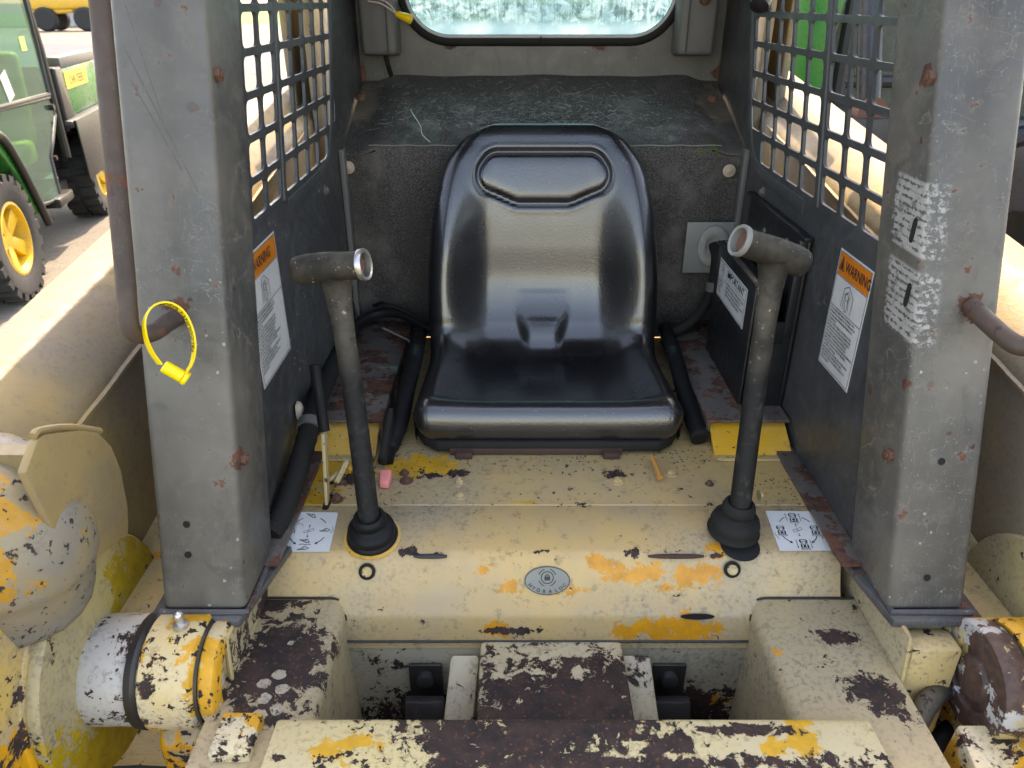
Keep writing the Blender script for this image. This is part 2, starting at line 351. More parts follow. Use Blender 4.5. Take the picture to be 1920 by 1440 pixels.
M_rear = greypaint('grey_rear_plate_paint', (.108, .101, .088), (.068, .065, .059), rusty=-.02, specks=.2, dots=False, edge=0, rust_at=[(onY(845, 86, 1.86), (.014,.02,.006)), (onY(1122, 88, 1.86), (.014,.02,.006)), ((WR, 1.86, 1.45), (.014,.03,.02)), ((WL, 1.86, 1.45), (.014,.03,.02))])
M_rustgrey = greypaint('rusty_grey_paint', (.125, .108, .095), (.075, .065, .058), rusty=.205, specks=.1, dots=True, edge=0, rough=.5)
M_plate = greypaint('post_foot_paint', (.075, .075, .08), (.05, .05, .055), rusty=.10, specks=.3, edge=0)
M_rust = plain('dark_rust', (.05, .024, .018), .8, 0, .6, 60, .5)
M_rustpin = plain('brown_rust', (.105, .048, .03), .8, 0, .6, 70, .5)
M_tubegrey = greypaint('worn_handrail_paint', (.07, .045, .033), (.035, .025, .02), rusty=.12, specks=.1, dots=True, edge=0, rough=.6)
M_black = plain('black_rubber', (.009, .009, .010), .55, 0, .5, 50, .2, .2)
M_blackdusty = plain('dusty_black_rubber', (.016, .0155, .0145), .75, 0, .9, 40, .3, .2)
M_blackplastic = plain('black_plastic', (.011, .012, .014), .38, 0, .4, 60, .1)
M_greyplastic = plain('weathered_grey_plastic', (.115, .112, .105), .6, 0, .5, 40, .2)
M_lightgrey = plain('pale_grey_sheet_metal', (.20, .20, .185), .55, 0, .3, 30, .1)
M_steel = plain('worn_bare_steel', (.55, .54, .52), .32, .9, .3, 40, .15)
M_white = plain('white_decal', (.56, .56, .55), .4, 0, .22, 25, .03)
M_orangelab = plain('orange_decal', (.62, .17, .012), .4, 0, .05, 12, .02)
M_yellab = plain('yellow_decal', (.75, .72, .10), .35, 0, .05, 12, .02)
M_ink = plain('black_ink', (.015, .015, .016), .4, 0, .1, 12, .02)
M_tag = plain('yellow_tag_plastic', (.86, .62, .01), .35, 0, .05, 40, .05)
M_yelnut = plain('yellow_wire_nut_plastic', (.85, .52, .01), .4, 0, .05, 40, .05)
M_pink = plain('pink_plastic', (.75, .23, .22), .45, 0, .15, 60, .1)
M_badge = plain('grey_badge_metal', (.20, .20, .18), .45, .15, .2, 60, .1)
M_grease = plain('black_grease', (.02,.018,.016), .45, 0, .9, 50, .8)
M_hole = plain('hole_darkness', (.006, .006, .006), .9, 0, 0, 10, 0)
def _vinyl():
    g = G('black_seat_vinyl'); n = g.noise(420, 3, .55); d, _ = g.vor(230); n2 = g.noise(6, 4, .5)
    dd, cc = g.vor(150); dust = g.mx(g.mul(g.mul(g.sm(dd, .25, .15), g.sm(g.sep(cc)[0], .9, .91)), g.sm(n2, .45, .6)), g.mul(g.sm(g.noise(30, 6, .75, .5), .56, .74), .12))
    col = g.mix(g.mul(dust, .5), g.mix(g.sm(n2, .3, .7), (.007, .0075, .009), (.011, .011, .012)), (.2, .2, .19))
    return g.done(col, g.sm(g.add(n2, g.mul(n, .2)), .4, .85, .24, .36), 0, g.bump(g.add(n, g.mul(d, 1.5)), .09, .0014), .9, Coat_Weight=.7, Coat_Roughness=.16)
M_vinyl = _vinyl()
def _carpet():
    g = G('grey_felt_liner'); a = g.noise(380, 5, .7); b = g.noise(12, 5, .6); c = g.noise(700, 3, .7); k = g.noise(3, 3, .5)
    col = g.mix(g.sm(a, .42, .66), (.046, .041, .038), (.128, .117, .107))
    col = g.mix(g.mul(g.sm(b, .48, .72), .5), col, (.18, .162, .143))
    fl = g.noise(55, 7, .8, 1.2)
    top = g.sm(g.sep()[2], 1.335, 1.36)
    col = g.mix(g.mul(g.mul(g.sm(fl, .54, .66), g.sm(k, .38, .6)), g.sm(top, 0, 1, .12, .6)), col, (.34, .34, .33))
    moss = g.sm(g.blob(onZ(1352, 250, 1.37), (.05, .09, .06), g.noise(60, 6, .7), 1.1), 0, .4)
    col = g.mix(g.mul(moss, .8), col, (.06, .10, .012))
    for q in ((680, 200), (1340, 200), (700, 160), (1330, 165)):
        tan = g.sm(g.blob(onZ(*q, 1.39), (.05, .12, .08), g.noise(40, 5, .7), .8), 0, .5); col = g.mix(g.mul(tan, .55), col, (.20, .155, .11))
    return g.done(col, .95, 0, g.bump(g.add(a, g.mul(c, .8)), .45, .002), .15)
M_felt = _carpet()
def _lever():
    g = G('cast_lever_metal'); n = g.noise(50, 7, .7); n1 = g.noise(12, 5, .6); z = g.sep()[2]
    col = g.mix(g.sm(n1, .35, .66), (.085, .074, .057), (.030, .027, .022))
    col = g.mix(g.mul(g.sm(n, .52, .66), .7), col, (.035, .033, .03))
    col = g.mix(g.mul(g.sm(g.noise(90, 5, .7), .62, .66), .7), col, (.42, .38, .27))
    low = g.sm(g.add(z, g.mul(g.math('SUBTRACT', n1, .5), .12)), 1.19, 1.12)
    col = g.mix(low, col, g.mix(g.sm(n, .5, .7), (.010, .0095, .009), (.04, .037, .031)))
    return g.done(col, g.sm(n, .3, .7, .55, .8), g.mul(g.math('SUBTRACT', 1.0, low), .3), g.bump(n, .5, .0016), .25)
M_lever = _lever()
def _glass_dirty():
    g = G('water_spotted_window_glass'); nd = g.t.nodes; L = g.t.links
    a = g.noise(42, 7, .75, .6); b = g.noise(8, 4, .6); v = g.mapv((140, 140, 9)); st = g.noise(1, 4, .6, 0, v)
    m = g.sm(g.add(g.mul(a, .7), g.mul(st, .3)), .44, .58, .06, .9)
    edge = g.sm(g.sep()[2], 1.575, 1.535); m = g.mx(m, g.mul(edge, .95))
    tr = nd.new('ShaderNodeBsdfTranslucent'); df = nd.new('ShaderNodeBsdfDiffuse'); tp = nd.new('ShaderNodeBsdfTransparent'); gl = nd.new('ShaderNodeBsdfGlossy')
    col = g.mix(g.sm(b, .35, .65), (.38, .55, .64), (.66, .78, .84))
    L.new(col, tr.inputs[0]); df.inputs[0].default_value = (.5, .55, .58, 1); tp.inputs[0].default_value = (.20, .38, .44, 1); gl.inputs['Roughness'].default_value = .1
    s1 = nd.new('ShaderNodeMixShader'); s1.inputs[0].default_value = .25; L.new(tr.outputs[0], s1.inputs[1]); L.new(df.outputs[0], s1.inputs[2])
    s2 = nd.new('ShaderNodeMixShader'); L.new(m, s2.inputs[0]); L.new(tp.outputs[0], s2.inputs[1]); L.new(s1.outputs[0], s2.inputs[2])
    s3 = nd.new('ShaderNodeMixShader'); s3.inputs[0].default_value = .06; L.new(s2.outputs[0], s3.inputs[1]); L.new(gl.outputs[0], s3.inputs[2])
    L.new(s3.outputs[0], nd['Material Output'].inputs[0]); return g.m
M_glass = _glass_dirty()
def glass(name, tint, tr=.6, rough=.05, film=(.45, .55, .5)):
    g = G(name); nd = g.t.nodes; L = g.t.links; n = g.noise(9, 5, .6); k = g.noise(60, 6, .7)
    tp = nd.new('ShaderNodeBsdfTransparent'); tp.inputs[0].default_value = (*tint, 1)
    gl = nd.new('ShaderNodeBsdfGlossy'); gl.inputs['Roughness'].default_value = rough
    df = nd.new('ShaderNodeBsdfDiffuse'); df.inputs[0].default_value = (*film, 1)
    lw = nd.new('ShaderNodeLayerWeight'); lw.inputs[0].default_value = .5
    fr = g.math('MULTIPLY_ADD', g.math('POWER', lw.outputs['Facing'], 4.0), .5); fr.node.inputs[2].default_value = .04
    s1 = nd.new('ShaderNodeMixShader'); L.new(g.math('ADD', g.mul(g.sm(k, .55, .75), .12), g.sm(n, .2, .8, (1 - tr) * .75, (1 - tr) * 1.25)), s1.inputs[0]); L.new(tp.outputs[0], s1.inputs[1]); L.new(df.outputs[0], s1.inputs[2])
    s2 = nd.new('ShaderNodeMixShader'); L.new(fr, s2.inputs[0]); L.new(s1.outputs[0], s2.inputs[1]); L.new(gl.outputs[0], s2.inputs[2])
    L.new(s2.outputs[0], nd['Material Output'].inputs[0]); return g.m
M_uglass = glass('green_tinted_glass', (.36, .64, .54), .90, .03, (.20, .42, .36))
M_tglass = glass('dark_tractor_glass', (.10, .20, .18), .9)
def _ground():
    g = G('pale_gravel_ground'); a = g.noise(.35, 5, .6); b = g.noise(9, 7, .7); c = g.noise(60, 5, .7); d, cc = g.vor(14)
    col = g.mix(g.sm(a, .35, .65), (.17, .152, .126), (.13, .116, .098)); col = g.mix(g.mul(g.sm(b, .5, .68), .6), col, (.10, .09, .078))
    col = g.mix(g.mul(g.sm(c, .52, .7), .5), col, (.30, .275, .235))
    return g.done(col, .9, 0, g.bump(g.add(g.add(b, c), g.mul(d, .4)), .7, .02))
M_ground = _ground()
M_groundshadow = plain('blue_grey_ground_shadow', (.055, .06, .075), .8, 0, .4, 3, .4)  # colour of the cast shadow painted on the far ground
M_grass = plain('lawn_grass', (.09, .16, .03), .9, 0, .5, 1, .5)
M_green = plain('green_vehicle_paint', (.015, .17, .03), .3, 0, .2, 20, .05)
M_tyre = plain('tyre_rubber', (.022, .022, .023), .75, 0, .5, 40, .3)
M_rim = paint('yellow_rim_paint', (.75, .46, .02), (.68, .42, .02), chip=.70, chipscale=12, grime=.3, rough=.4)
M_backyellow = plain('yellow_loader_paint', (.66, .37, .04), .4, 0, .3, 4, .1)
M_shed = plain('grey_shed_cladding', (.42, .42, .41), .7, 0, .2, .6, .1)
M_seatyellow = plain('yellow_green_vinyl', (.45, .42, .03), .5, 0, .2, 10, .1)
M_bluesteel = plain('dark_blue_cylinder_paint', (.014, .016, .024), .3, .2, .3, 20, .1)
M_darkmetal = plain('dark_steel', (.03, .03, .032), .5, .3, .5, 20, .2)

# ------------------------------------------------------------------ lettering and line drawings
_txt = {}
def text_shape(body, size, align='LEFT', bold=0.0, narrow=1.0, spacing=1.0):
    key = (body, align, bold, spacing)
    if key not in _txt:
        c = bpy.data.curves.new('t', 'FONT'); c.body = body; c.size = 1; c.align_x = align; c.offset = bold; c.space_line = spacing; c.resolution_u = 2
        o = bpy.data.objects.new('t', c); SC.collection.objects.link(o)
        bpy.context.view_layer.update()
        me = bpy.data.meshes.new_from_object(o.evaluated_get(bpy.context.evaluated_depsgraph_get()))
        _txt[key] = [v.co.copy() for v in me.vertices], [tuple(p.vertices) for p in me.polygons]
        bpy.data.objects.remove(o); bpy.data.curves.remove(c); bpy.data.meshes.remove(me)
    V, Fc = _txt[key]
    return [Vector((v.x * size * narrow, v.y * size, 0)) for v in V], Fc
def at2(s, x, y, z=0): return [Vector((v.x + x, v.y + y, v.z + z)) for v in s[0]], s[1]
def stroke(pts, w, closed=False):
    P = [Vector((p[0], p[1], 0)) for p in pts]; V, Fc = [], []
    n = len(P)
    for i in range(n if closed else n - 1):
        a, b = P[i], P[(i + 1) % n]; t = (b - a).normalized(); q = Vector((-t.y, t.x, 0)) * w / 2; e = t * w * .3; k = len(V)
        V += [a - e + q, a - e - q, b + e - q, b + e + q]; Fc.append((k, k+1, k+2, k+3))
    return V, Fc
def poly(pts): return [Vector((p[0], p[1], 0)) for p in pts], [tuple(range(len(pts)))]
def arc(cx, cy, r, a0, a1, n=8, e=1): return [(cx + r * math.cos(R(a0 + (a1 - a0) * i / n)), cy + e * r * math.sin(R(a0 + (a1 - a0) * i / n))) for i in range(n + 1)]
def frame(o, ux, uy):
    ux = Vector(ux).normalized(); uy = (Vector(uy) - ux * ux.dot(Vector(uy))).normalized(); n = ux.cross(uy)
    return Matrix(((ux.x, uy.x, n.x, o[0]), (ux.y, uy.y, n.y, o[1]), (ux.z, uy.z, n.z, o[2]), (0, 0, 0, 1)))
def slab2(pts, t):
    n = len(pts); V = [Vector((p[0], p[1], 0)) for p in pts] + [Vector((p[0], p[1], t)) for p in pts]
    return V, [tuple(range(n-1, -1, -1)), tuple(range(n, 2*n))] + [(i, (i+1) % n, (i+1) % n + n, i + n) for i in range(n)]

# ------------------------------------------------------------------ ground and far setting
def struct(name, s, mat, label=None):
    o = mk(name, s, mat, None, smooth=0); o['kind'] = 'structure'
    return o
struct('ground', ([Vector(p) for p in ((-300,-300,0),(300,-300,0),(300,500,0),(-300,500,0))], [(0,1,2,3)]), M_ground)
struct('painted_ground_shadow', ([Vector(p) for p in ((-70,19.5,.004),(-6,19.5,.004),(-8.5,33,.004),(-70,38,.004))], [(0,1,2,3)]), M_groundshadow)  # bluish sheet laid over the gravel as a painted cast shadow
struct('grass_verge', ([Vector(p) for p in ((-120,62,.004),(10,62,.004),(10,140,.004),(-120,140,.004))], [(0,1,2,3)]), M_grass)

# ------------------------------------------------------------------ the skid steer loader
ROOT = thing('skid_steer_loader', 'worn cream and grey skid steer loader with open cab, black seat and two levers', 'skid steer', (XC, 1.2, 0))
def P(name, s, mat, parent=None, **k): return mk(name, s, mat, parent or ROOT, **k)

# chassis under the cab
P('chassis', join(box(XC-.42, XC+.42, .95, 2.75, .30, .86, .01), box(XC-.42, XC+.42, .45, .95, .28, .50, .01)), M_foot)
# wheels of the loader itself, under the arms
for sx in (-1, 1):
    for yy in (.95, 2.05):
        w = P('wheel', join(lathe([(.20, -.11), (.33, -.12), (.36, -.09), (.365, 0), (.36, .09), (.33, .12), (.20, .11)], (XC + sx*.60, yy, .365), (1,0,0), 28)), M_tyre)
        P('rim', lathe([(.205, -.10), (.20, .03), (.07, .05), (.07, .09)], (XC + sx*.62, yy, .365), (sx,0,0), 20), M_rim, w)
# footwell: floor, back wall, tunnels, pedestal, pedals
P('front_panel', box(WL+.01, WR-.01, .452, .462, .28, .80, .002), M_frame)
P('footwell_floor', box(WL-.02, WR+.02, .42, .80, .50, .52), M_foot)
P('footwell_wall', prism([(.772,.50),(.80,.50),(.80,.795),(.772,.795)], 'x', onY(645,1215,.77).x-.02, onY(1410,1215,.77).x+.02), M_foot)
for sx in (-1, 1):
    xin = onZ(645, 1215, .80).x if sx < 0 else onZ(1412, 1215, .80).x
    xo = WL - .012 if sx < 0 else WR + .006
    a, b = sorted((xin, xo)); r = .024
    pts = []
    for k in range(7):
        t = R(90 * k / 6)
        pts.append((xin - sx*(0) + sx * r * (1 - math.cos(t)), .848 - r + r * math.sin(t)))
    pts = [(xin - sx*.012, .52)] + pts + [(xo, .848), (xo, .52)]
    if sx > 0: pts = pts
    V, Fc = prism(pts, 'y', .40, .797)
    tn = P('footwell_tunnel', (V, Fc), M_tunnel, smooth=40)
    P('dark_seam', tube([(q[0] - (0 if i else 0), .7965 + (.0035 if q[1] > .835 else -.012 - (.835 - q[1]) * .3), q[1] + .0005) for i, q in enumerate(pts[1:-1])], .0018, 6), M_grease, tn)
M_spot = paint('chalky_tread_paint', (.50,.44,.32), (.42,.37,.28), chip=.60, chipscale=60, grime=.6)
for (px, py) in ((495, 1281), (524, 1264), (494, 1309), (530, 1291), (519, 1330), (487, 1340), (545, 1205)):
    c = onZ(px, py, .849); c.z = .848; sc = .45 if py < 1250 else 1
    P('paint_tread_spot', xf(slab2([(sc*random.uniform(.0070,.0105)*math.cos(a*math.pi/8), sc*random.uniform(.0062,.0088)*math.sin(a*math.pi/8)) for a in range(16)], .0007), Matrix.Translation(c)), M_spot, smooth=0)
xa, xb = onZ(900,1215,.80).x, onZ(1168,1215,.80).x
P('dark_seam', tube([(onY(648,1215,.772).x, .7705, .7955), (onY(1408,1215,.772).x, .7705, .7955)], .0018, 6), M_grease)
P('pedestal', prism([(xa,.52),(xb+.004,.52),(xb,.80),(xa,.80)], 'y', .50, .768, .006), M_ped)
for sx, px in ((-1, 870), (1, 1198)):
    x = onZ(px, 1240, .79).x; w = .021
    P('pedestal_wing', hexa([(x-w-sx*.0, .55, .55), (x+w, .55, .55), (x+w, .764, .55), (x-w, .764, .55), (x-w+sx*.010, .69, .70), (x+w+sx*.010, .69, .70), (x+w, .764, .778), (x-w, .764, .778)], .005), M_ped)
for px, sx in ((795, -1), (1260, 1)):
    x = onY(px, 1290, .74).x
    pd = P('pedal', join(prism([(.700,.655),(.735,.715),(.750,.712),(.72,.645)], 'x', x-.028, x+.028, .003), box(x-.008, x+.008, .72, .74, .52, .69, .002)), M_grease, smooth=30)
    P('pedal_plate', box(x-.024, x+.024, .762, .768, .69, .757, .002), M_grease, pd)
    P('pivot_boss', lathe([(.012,0),(.012,.012),(.008,.014)], (x, .763, .735), (0,-1,0), 14), M_darkmetal, pd)

# console: one folded plate across the cab
prof = [yprof(k) for k in range(5)]
def fold(pts, r=.008, n=4):
    out = [pts[0]]
    for i in range(1, len(pts) - 1):
        a, b, c = (Vector((*q, 0)) for q in pts[i-1:i+2]); u = (a - b).normalized(); v = (c - b).normalized()
        for k in range(n + 1):
            t = k / n; p = b + u * r * (1 - t) ** 2 + v * r * t ** 2; out.append((p.x, p.y))
    return out + [pts[-1]]
fp = fold(prof, .010)
thick = [(y + .02, z - .012) for y, z in fp][::-1]
P('console', prism(fp + thick, 'x', WL + .002, WR - .012), M_console, smooth=50)
# black seam gap between deck and console, deck plate
P('deck_seam', box(WL+.004, WR-.014, .9155, .9225, .900, .9172), M_grease)
P('seat_deck', prism([(.9205,.903),(.9205,.918),(.923,.9205),(1.58,.9205),(1.58,.903)], 'x', WL + .002, WR - .004), M_deck, smooth=20)
# slots and stiffening rods pressed along the console fold
for px0, px1, mat in ((775, 838, M_darkmetal), (1215, 1320, M_rust)):
    a = onY(px0, 1043, .826); b = onY(px1, 1043, .826)
    P('weld_bead', tube([a, a.lerp(b, .2), a.lerp(b, .5) + Vector((0,-.001,.0008)), a.lerp(b, .8), b], [.0015, .0032, .0036, .0034, .0018], 8), mat)
for px, py in ((688, 1072), (1373, 1068)):
    q = onY(px, py, .8165); n = Vector((0, -.905, .425))
    sc = P('console_screw', lathe([(.012, -.001), (.012, .0005), (.0085, .0012), (.0085, -.002)], q, n, 18, cap1=False), M_hole)
    P('screw_head', lathe([(.0075, 0), (.0075, .003), (.006, .0045), (.003, .0035)], q, n, 14), M_frame, sc)
s = onY(1308, 1156, .7815)
P('drain_slot', xf(slab2([(.024*math.cos(R(a)), .0045*math.sin(R(a))) for a in range(0, 360, 20)], .001), frame(s, (1,0,0), (0,.25,.97))), M_hole)
# badge
q = onY(1026, 1088, .8130); fr = frame(q, (1,0,0), (0, .424, .905))
bd = P('console_badge', xf(slab2([(.0325*math.cos(R(a)), .0205*math.sin(R(a))) for a in range(0, 360, 10)], .002), fr), M_badge)
ring = lambda r, w, e=1, z=.0026, n=28: (lambda s_: ([Vector((v.x, v.y, z)) for v in s_[0]], s_[1]))(stroke([(r*math.cos(2*math.pi*k/n), r*e*math.sin(2*math.pi*k/n)) for k in range(n)], w, True))
let = [ring(.0315, .0009, .63), ring(.0085, .0012, 1), ]
let.append(at2(stroke(arc(0, .0045, .0125, 20, 70), .0011), 0, 0, .0026)); let.append(at2(stroke(arc(0, .0045, .0125, 110, 160), .0011), 0, 0, .0026)); let.append(at2(stroke(arc(0, .0045, .0125, 200, 250), .0011), 0, 0, .0026)); let.append(at2(stroke(arc(0, .0045, .0125, 290, 340), .0011), 0, 0, .0026))
let = [join(*[at2(x, 0, .0045 if i in (1,) else 0) for i, x in enumerate(let)])]
let.append(at2(poly([(-.004, .0005), (.004, .0005), (.004, .006), (-.004, .006)]), 0, 0, .0027)); let.append(at2(stroke(arc(0, .006, .0027, 0, 180), .0013), 0, 0, .0027))
for i, ch in enumerate('HYDRALOC'):
    a = R(205 + i * (130 / 7)); m = Matrix.Translation((.0268*math.cos(a), .0155*math.sin(a), .0027)) @ Matrix.Rotation(R(-52 + i * 104/7), 4, 'Z')
    let.append(xf(at2(text_shape(ch, .0068, 'CENTER', .02), 0, -.002), m))
P('badge_lettering', xf(join(*let), fr), M_ink, bd, smooth=0)

# control decals on the console top: frame follows the 12 degree slope
def decal_frame(px, py):
    t = Vector((0, .088, .0187)).normalized(); q = onY(px, py, .87); 
    # slide along the ray to the console top plane through (.829,.9023)
    r = _ray(px, py); n = Vector((0, -t.z, t.y)); o = Vector((0,0,CZ)); k = (Vector((0,.829,.9023)) - o).dot(n) / r.dot(n)
    return frame(o + r * k + n * .0006, (1,0,0), t)
def bucket(x, y, s, rot=0):
    a = [stroke([(-.5,.1),(.1,-.35),(.5,-.35),(.15,.3),(-.1,.3),(-.5,.1)], .09), stroke([(-.9,.45),(-.3,.22)], .08), stroke([(-.85,.25),(-.45,.1)], .08), stroke(arc(-.05,.05,.1,0,360,8), .05)]
    return xf(join(*a), Matrix.Translation((x, y, 0)) @ Matrix.Rotation(R(rot), 4, 'Z') @ Matrix.Scale(s, 4))
def loader_icon(x, y, s):
    a = [stroke([(-.32,-.6),(.32,-.6),(.32,.6),(-.32,.6)], .07, True), stroke([(-.18,-.1),(.18,-.1),(.18,.35),(-.18,.35)], .06, True), poly([(-.15,-.5),(.15,-.5),(.15,-.2),(-.15,-.2)]), stroke([(-.5,-.85),(.5,-.85),(.5,-.65),(-.5,-.65)], .05, True)]
    for sx in (-1, 1): a += [poly([(sx*.36,-.55),(sx*.46,-.55),(sx*.46,-.15),(sx*.36,-.15)]), poly([(sx*.36,.15),(sx*.46,.15),(sx*.46,.55),(sx*.36,.55)])]
    return xf(join(*a), Matrix.Translation((x, y, 0)) @ Matrix.Scale(s, 4))
def arrow(pts, w):
    a, b = Vector((*pts[-2], 0)), Vector((*pts[-1], 0)); t = (b - a).normalized(); q = Vector((-t.y, t.x, 0))
    return join(stroke(pts, w), ([b + t*w*2.5, b - t*w + q*w*2, b - t*w - q*w*2], [(0,1,2)]))
def control_decal(px, py, kind):
    fr = decal_frame(px, py); h = .037
    pl = [(-h*.98, -h*1.0), (h*1.0, -h), (h*.99, h*.9), (h*.93, h*.97), (-h, h)]
    d = P('control_decal', xf(slab2(pl, .0005), fr), M_white, label='white %s control pattern decal' % ('bucket' if kind == 'b' else 'steering'))
    it = []
    for a0, a1 in ((35, 62), (118, 145)): it.append(stroke(arc(0, 0, .027, a0, a1), .0011))
    for a0, a1 in ((-25, -55), (205, 235)): it.append(arrow(arc(0, 0, .027, a0, a1), .0012))
    it.append(stroke([(-.006,-.004),(.007,.001),(.006,.005),(-.007,0)], .0005, True)); it.append(arrow([(0,.006),(0,.010)], .0007)); it.append(arrow([(0,-.006),(0,-.010)], .0007))
    it.append(at2(text_shape('N', .004, 'CENTER'), 0, -.0012))
    if kind == 'b':
        for x, y, r_ in ((0,.029,0),(.025,.002,35),(-.024,.002,-15),(0,-.018,10),(0,-.031,40)): it.append(bucket(x, y, .010, r_))
        it.append(stroke([(-.009,-.0245),(-.004,-.0235),(.002,-.0252),(.008,-.024)], .0009))
        it.append(stroke(arc(.027,.003,.008,-50,40), .0006)); it.append(stroke(arc(-.017,.006,.008,20,110), .0006))
    else:
        for x, y in ((0,.024),(.025,0),(-.024,0),(.002,-.025)): it.append(loader_icon(x, y, .0125))
        for x, s_ in ((-.010, 1), (.010, 1)): it.append(arrow([(x, .017), (x, .030)], .0007)); it.append(arrow([(x+.002, -.018), (x+.002, -.031)], .0007))
        it.append(stroke(arc(0,0,.035,-8,-28), .0007)); it.append(stroke(arc(0,0,.035,188,208), .0007))
    P('decal_drawing', xf(at2(join(*it), 0, 0, .0009), fr), M_ink, d, smooth=0)
control_decal(579, 997, 'b'); control_decal(1495, 995, 's')

# crossbar in front, worn to rust
bp = fold([(.589,.82),(.589,.868),(.50,.873),(.455,.84),(.445,.78)], .012, 5)
bt = [(y, z) for y, z in [(.455,.775),(.47,.835),(.505,.858),(.577,.855),(.577,.82)]]
P('crossbar', prism(bp + bt, 'x', onZ(520,1342,.87).x, onZ(1628,1342,.87).x, .003), M_bar, smooth=40)

# side sills: a thin upright edge each side of the footwell and the front flange of the frame
for sx in (-1, 1):
    x = -.346 if sx < 0 else .484
    P('side_sill', prism([(.668,.50),(.95,.50),(.95,.905),(.80,.905),(.668,.905),(.655,.80)], 'x', x, x + sx*.006, .0015), M_tunnel)
    a, b = sorted((x + sx * .0065, x + sx * .068))
    P('frame_flange', hexa([(a,.655,.40),(b,.655,.40),(b,.70,.40),(a,.70,.40),(a,.662,.893),(b,.662,.893),(b,.70,.893),(a,.70,.893)], .004), M_frame)
    a, b = sorted((x + sx * .060, x + sx * .17))
    P('frame_flange', box(a, b, .745, .765, .40, .866, .003), M_frame)
    P('sill_edge', tube([(x+sx*.003,.80,.9065),(x+sx*.003,.668,.9065),(x+sx*.003,.652,.80),(x+sx*.003,.65,.5)], .0032, 6), M_frame)
    a, b = sorted((x + sx*.008, x + sx * .26))
    P('fender', join(box(a, b, .70, 1.9, .868, .893, .006), box(a, b, .70, .72, .60, .868, .004)), M_frame)

# ------------------------------------------------------------------ cab: posts, walls, grilles, rear
def post(x0, x1, mat, nm='cab_post'):
    z0, z1 = .917, 1.955; k = SHEAR * (z1 - z0)
    return P(nm, hexa([(x0,.703,z0),(x1,.703,z0),(x1,.822,z0),(x0,.822,z0),(x0,.703+k,z1),(x1,.703+k,z1),(x1,.822+k,z1),(x0,.822+k,z1)], .009, 4), mat, smooth=50)
pL = post(-.438, -.333, M_postL); pR = post(.4705, .568, M_postR)
P('foot_plate', prism([(-.310,.832),(-.452,.832),(-.452,.688),(-.338,.688)], 'z', .904, .9165, .003), M_plate, pL)
P('foot_plate', prism([(.451,.832),(.587,.832),(.587,.688),(.473,.688)], 'z', .904, .9165, .003), M_plate, pR)
P('weld_bead', tube([(-.331,.83,.919),(-.331,.70,.919),(-.44,.70,.919)], .0045, 8), M_plate, pL)
P('weld_bead', tube([(.476,.83,.919),(.476,.70,.919),(.575,.70,.919)], .0045, 8), M_plate, pR)
def yfront(z): return .703 + SHEAR * (z - .917)
NF = Vector((0, -1, SHEAR)).normalized()
for (px, py), x, par, nx in (((405,140), -.333, pL, 1), ((455,860), -.333, pL, 1), ((1748,145), .4705, pR, -1), ((1672,853), .4705, pR, -1)):
    q = onX(px, py, x); P('rusty_bolt', bolt(q, (nx,0,0), .0085, .006, False), M_rustpin, par)
for (px, py), par in (((350,983), pL), ((353,1040), pL), ((1765,865), pR), ((1738,1083), pR)):
    r = _ray(px, py); n = NF; o = Vector((0,0,CZ)); k = (Vector((0,.703,.917)) - o).dot(n) / r.dot(n); q = o + r * k
    P('bolt_hole', lathe([(.0045,.0008),(.0038,.0006),(.0036,.0003)], q, n, 16), M_hole, par)
for px, py in ((1713, 432), (1702, 553)):
    q = onX(px, py, .4705); 
    P('slot_hole', xf(slab2(rrect(-.0045, .0045, -.0145, .0145, .0044), .0009), frame(q, (0,-1,0), (0,SHEAR,1))), M_hole, pR)
# handrails on the posts
hz = 1.285
rail = [(-.388, yfront(1.272)+.004, 1.272), (-.392, yfront(1.272)-.02, 1.273)] + [(-.398, .765, 1.272), (-.408, .748, 1.276), (-.411, .742, 1.292)] + [(-.410, .742 + SHEAR*(z-1.292), z) for z in (1.33, 1.40, 1.5, 1.6, 1.78)] + [(-.409, .905, 1.815), (-.406, .935, 1.825), (-.404, yfront(1.83)+.004, 1.828)]
P('handrail', tube(crom(rail, 5), .0102, 16), M_tubegrey, smooth=60)
railR = [(.532, yfront(1.265)+.004, 1.285), (.536, yfront(1.27)-.03, 1.277), (.545, .742, 1.268), (.556, .733, 1.270), (.564, .733, 1.285)] + [(.566, .735 + SHEAR*(z-1.29), z) for z in (1.34, 1.45, 1.6, 1.78)] + [(.563, .900, 1.815), (.556, .932, 1.825), (.552, yfront(1.83)+.004, 1.828)]
P('handrail', tube(crom(railR, 5), .0108, 16), M_tubegrey, smooth=60)

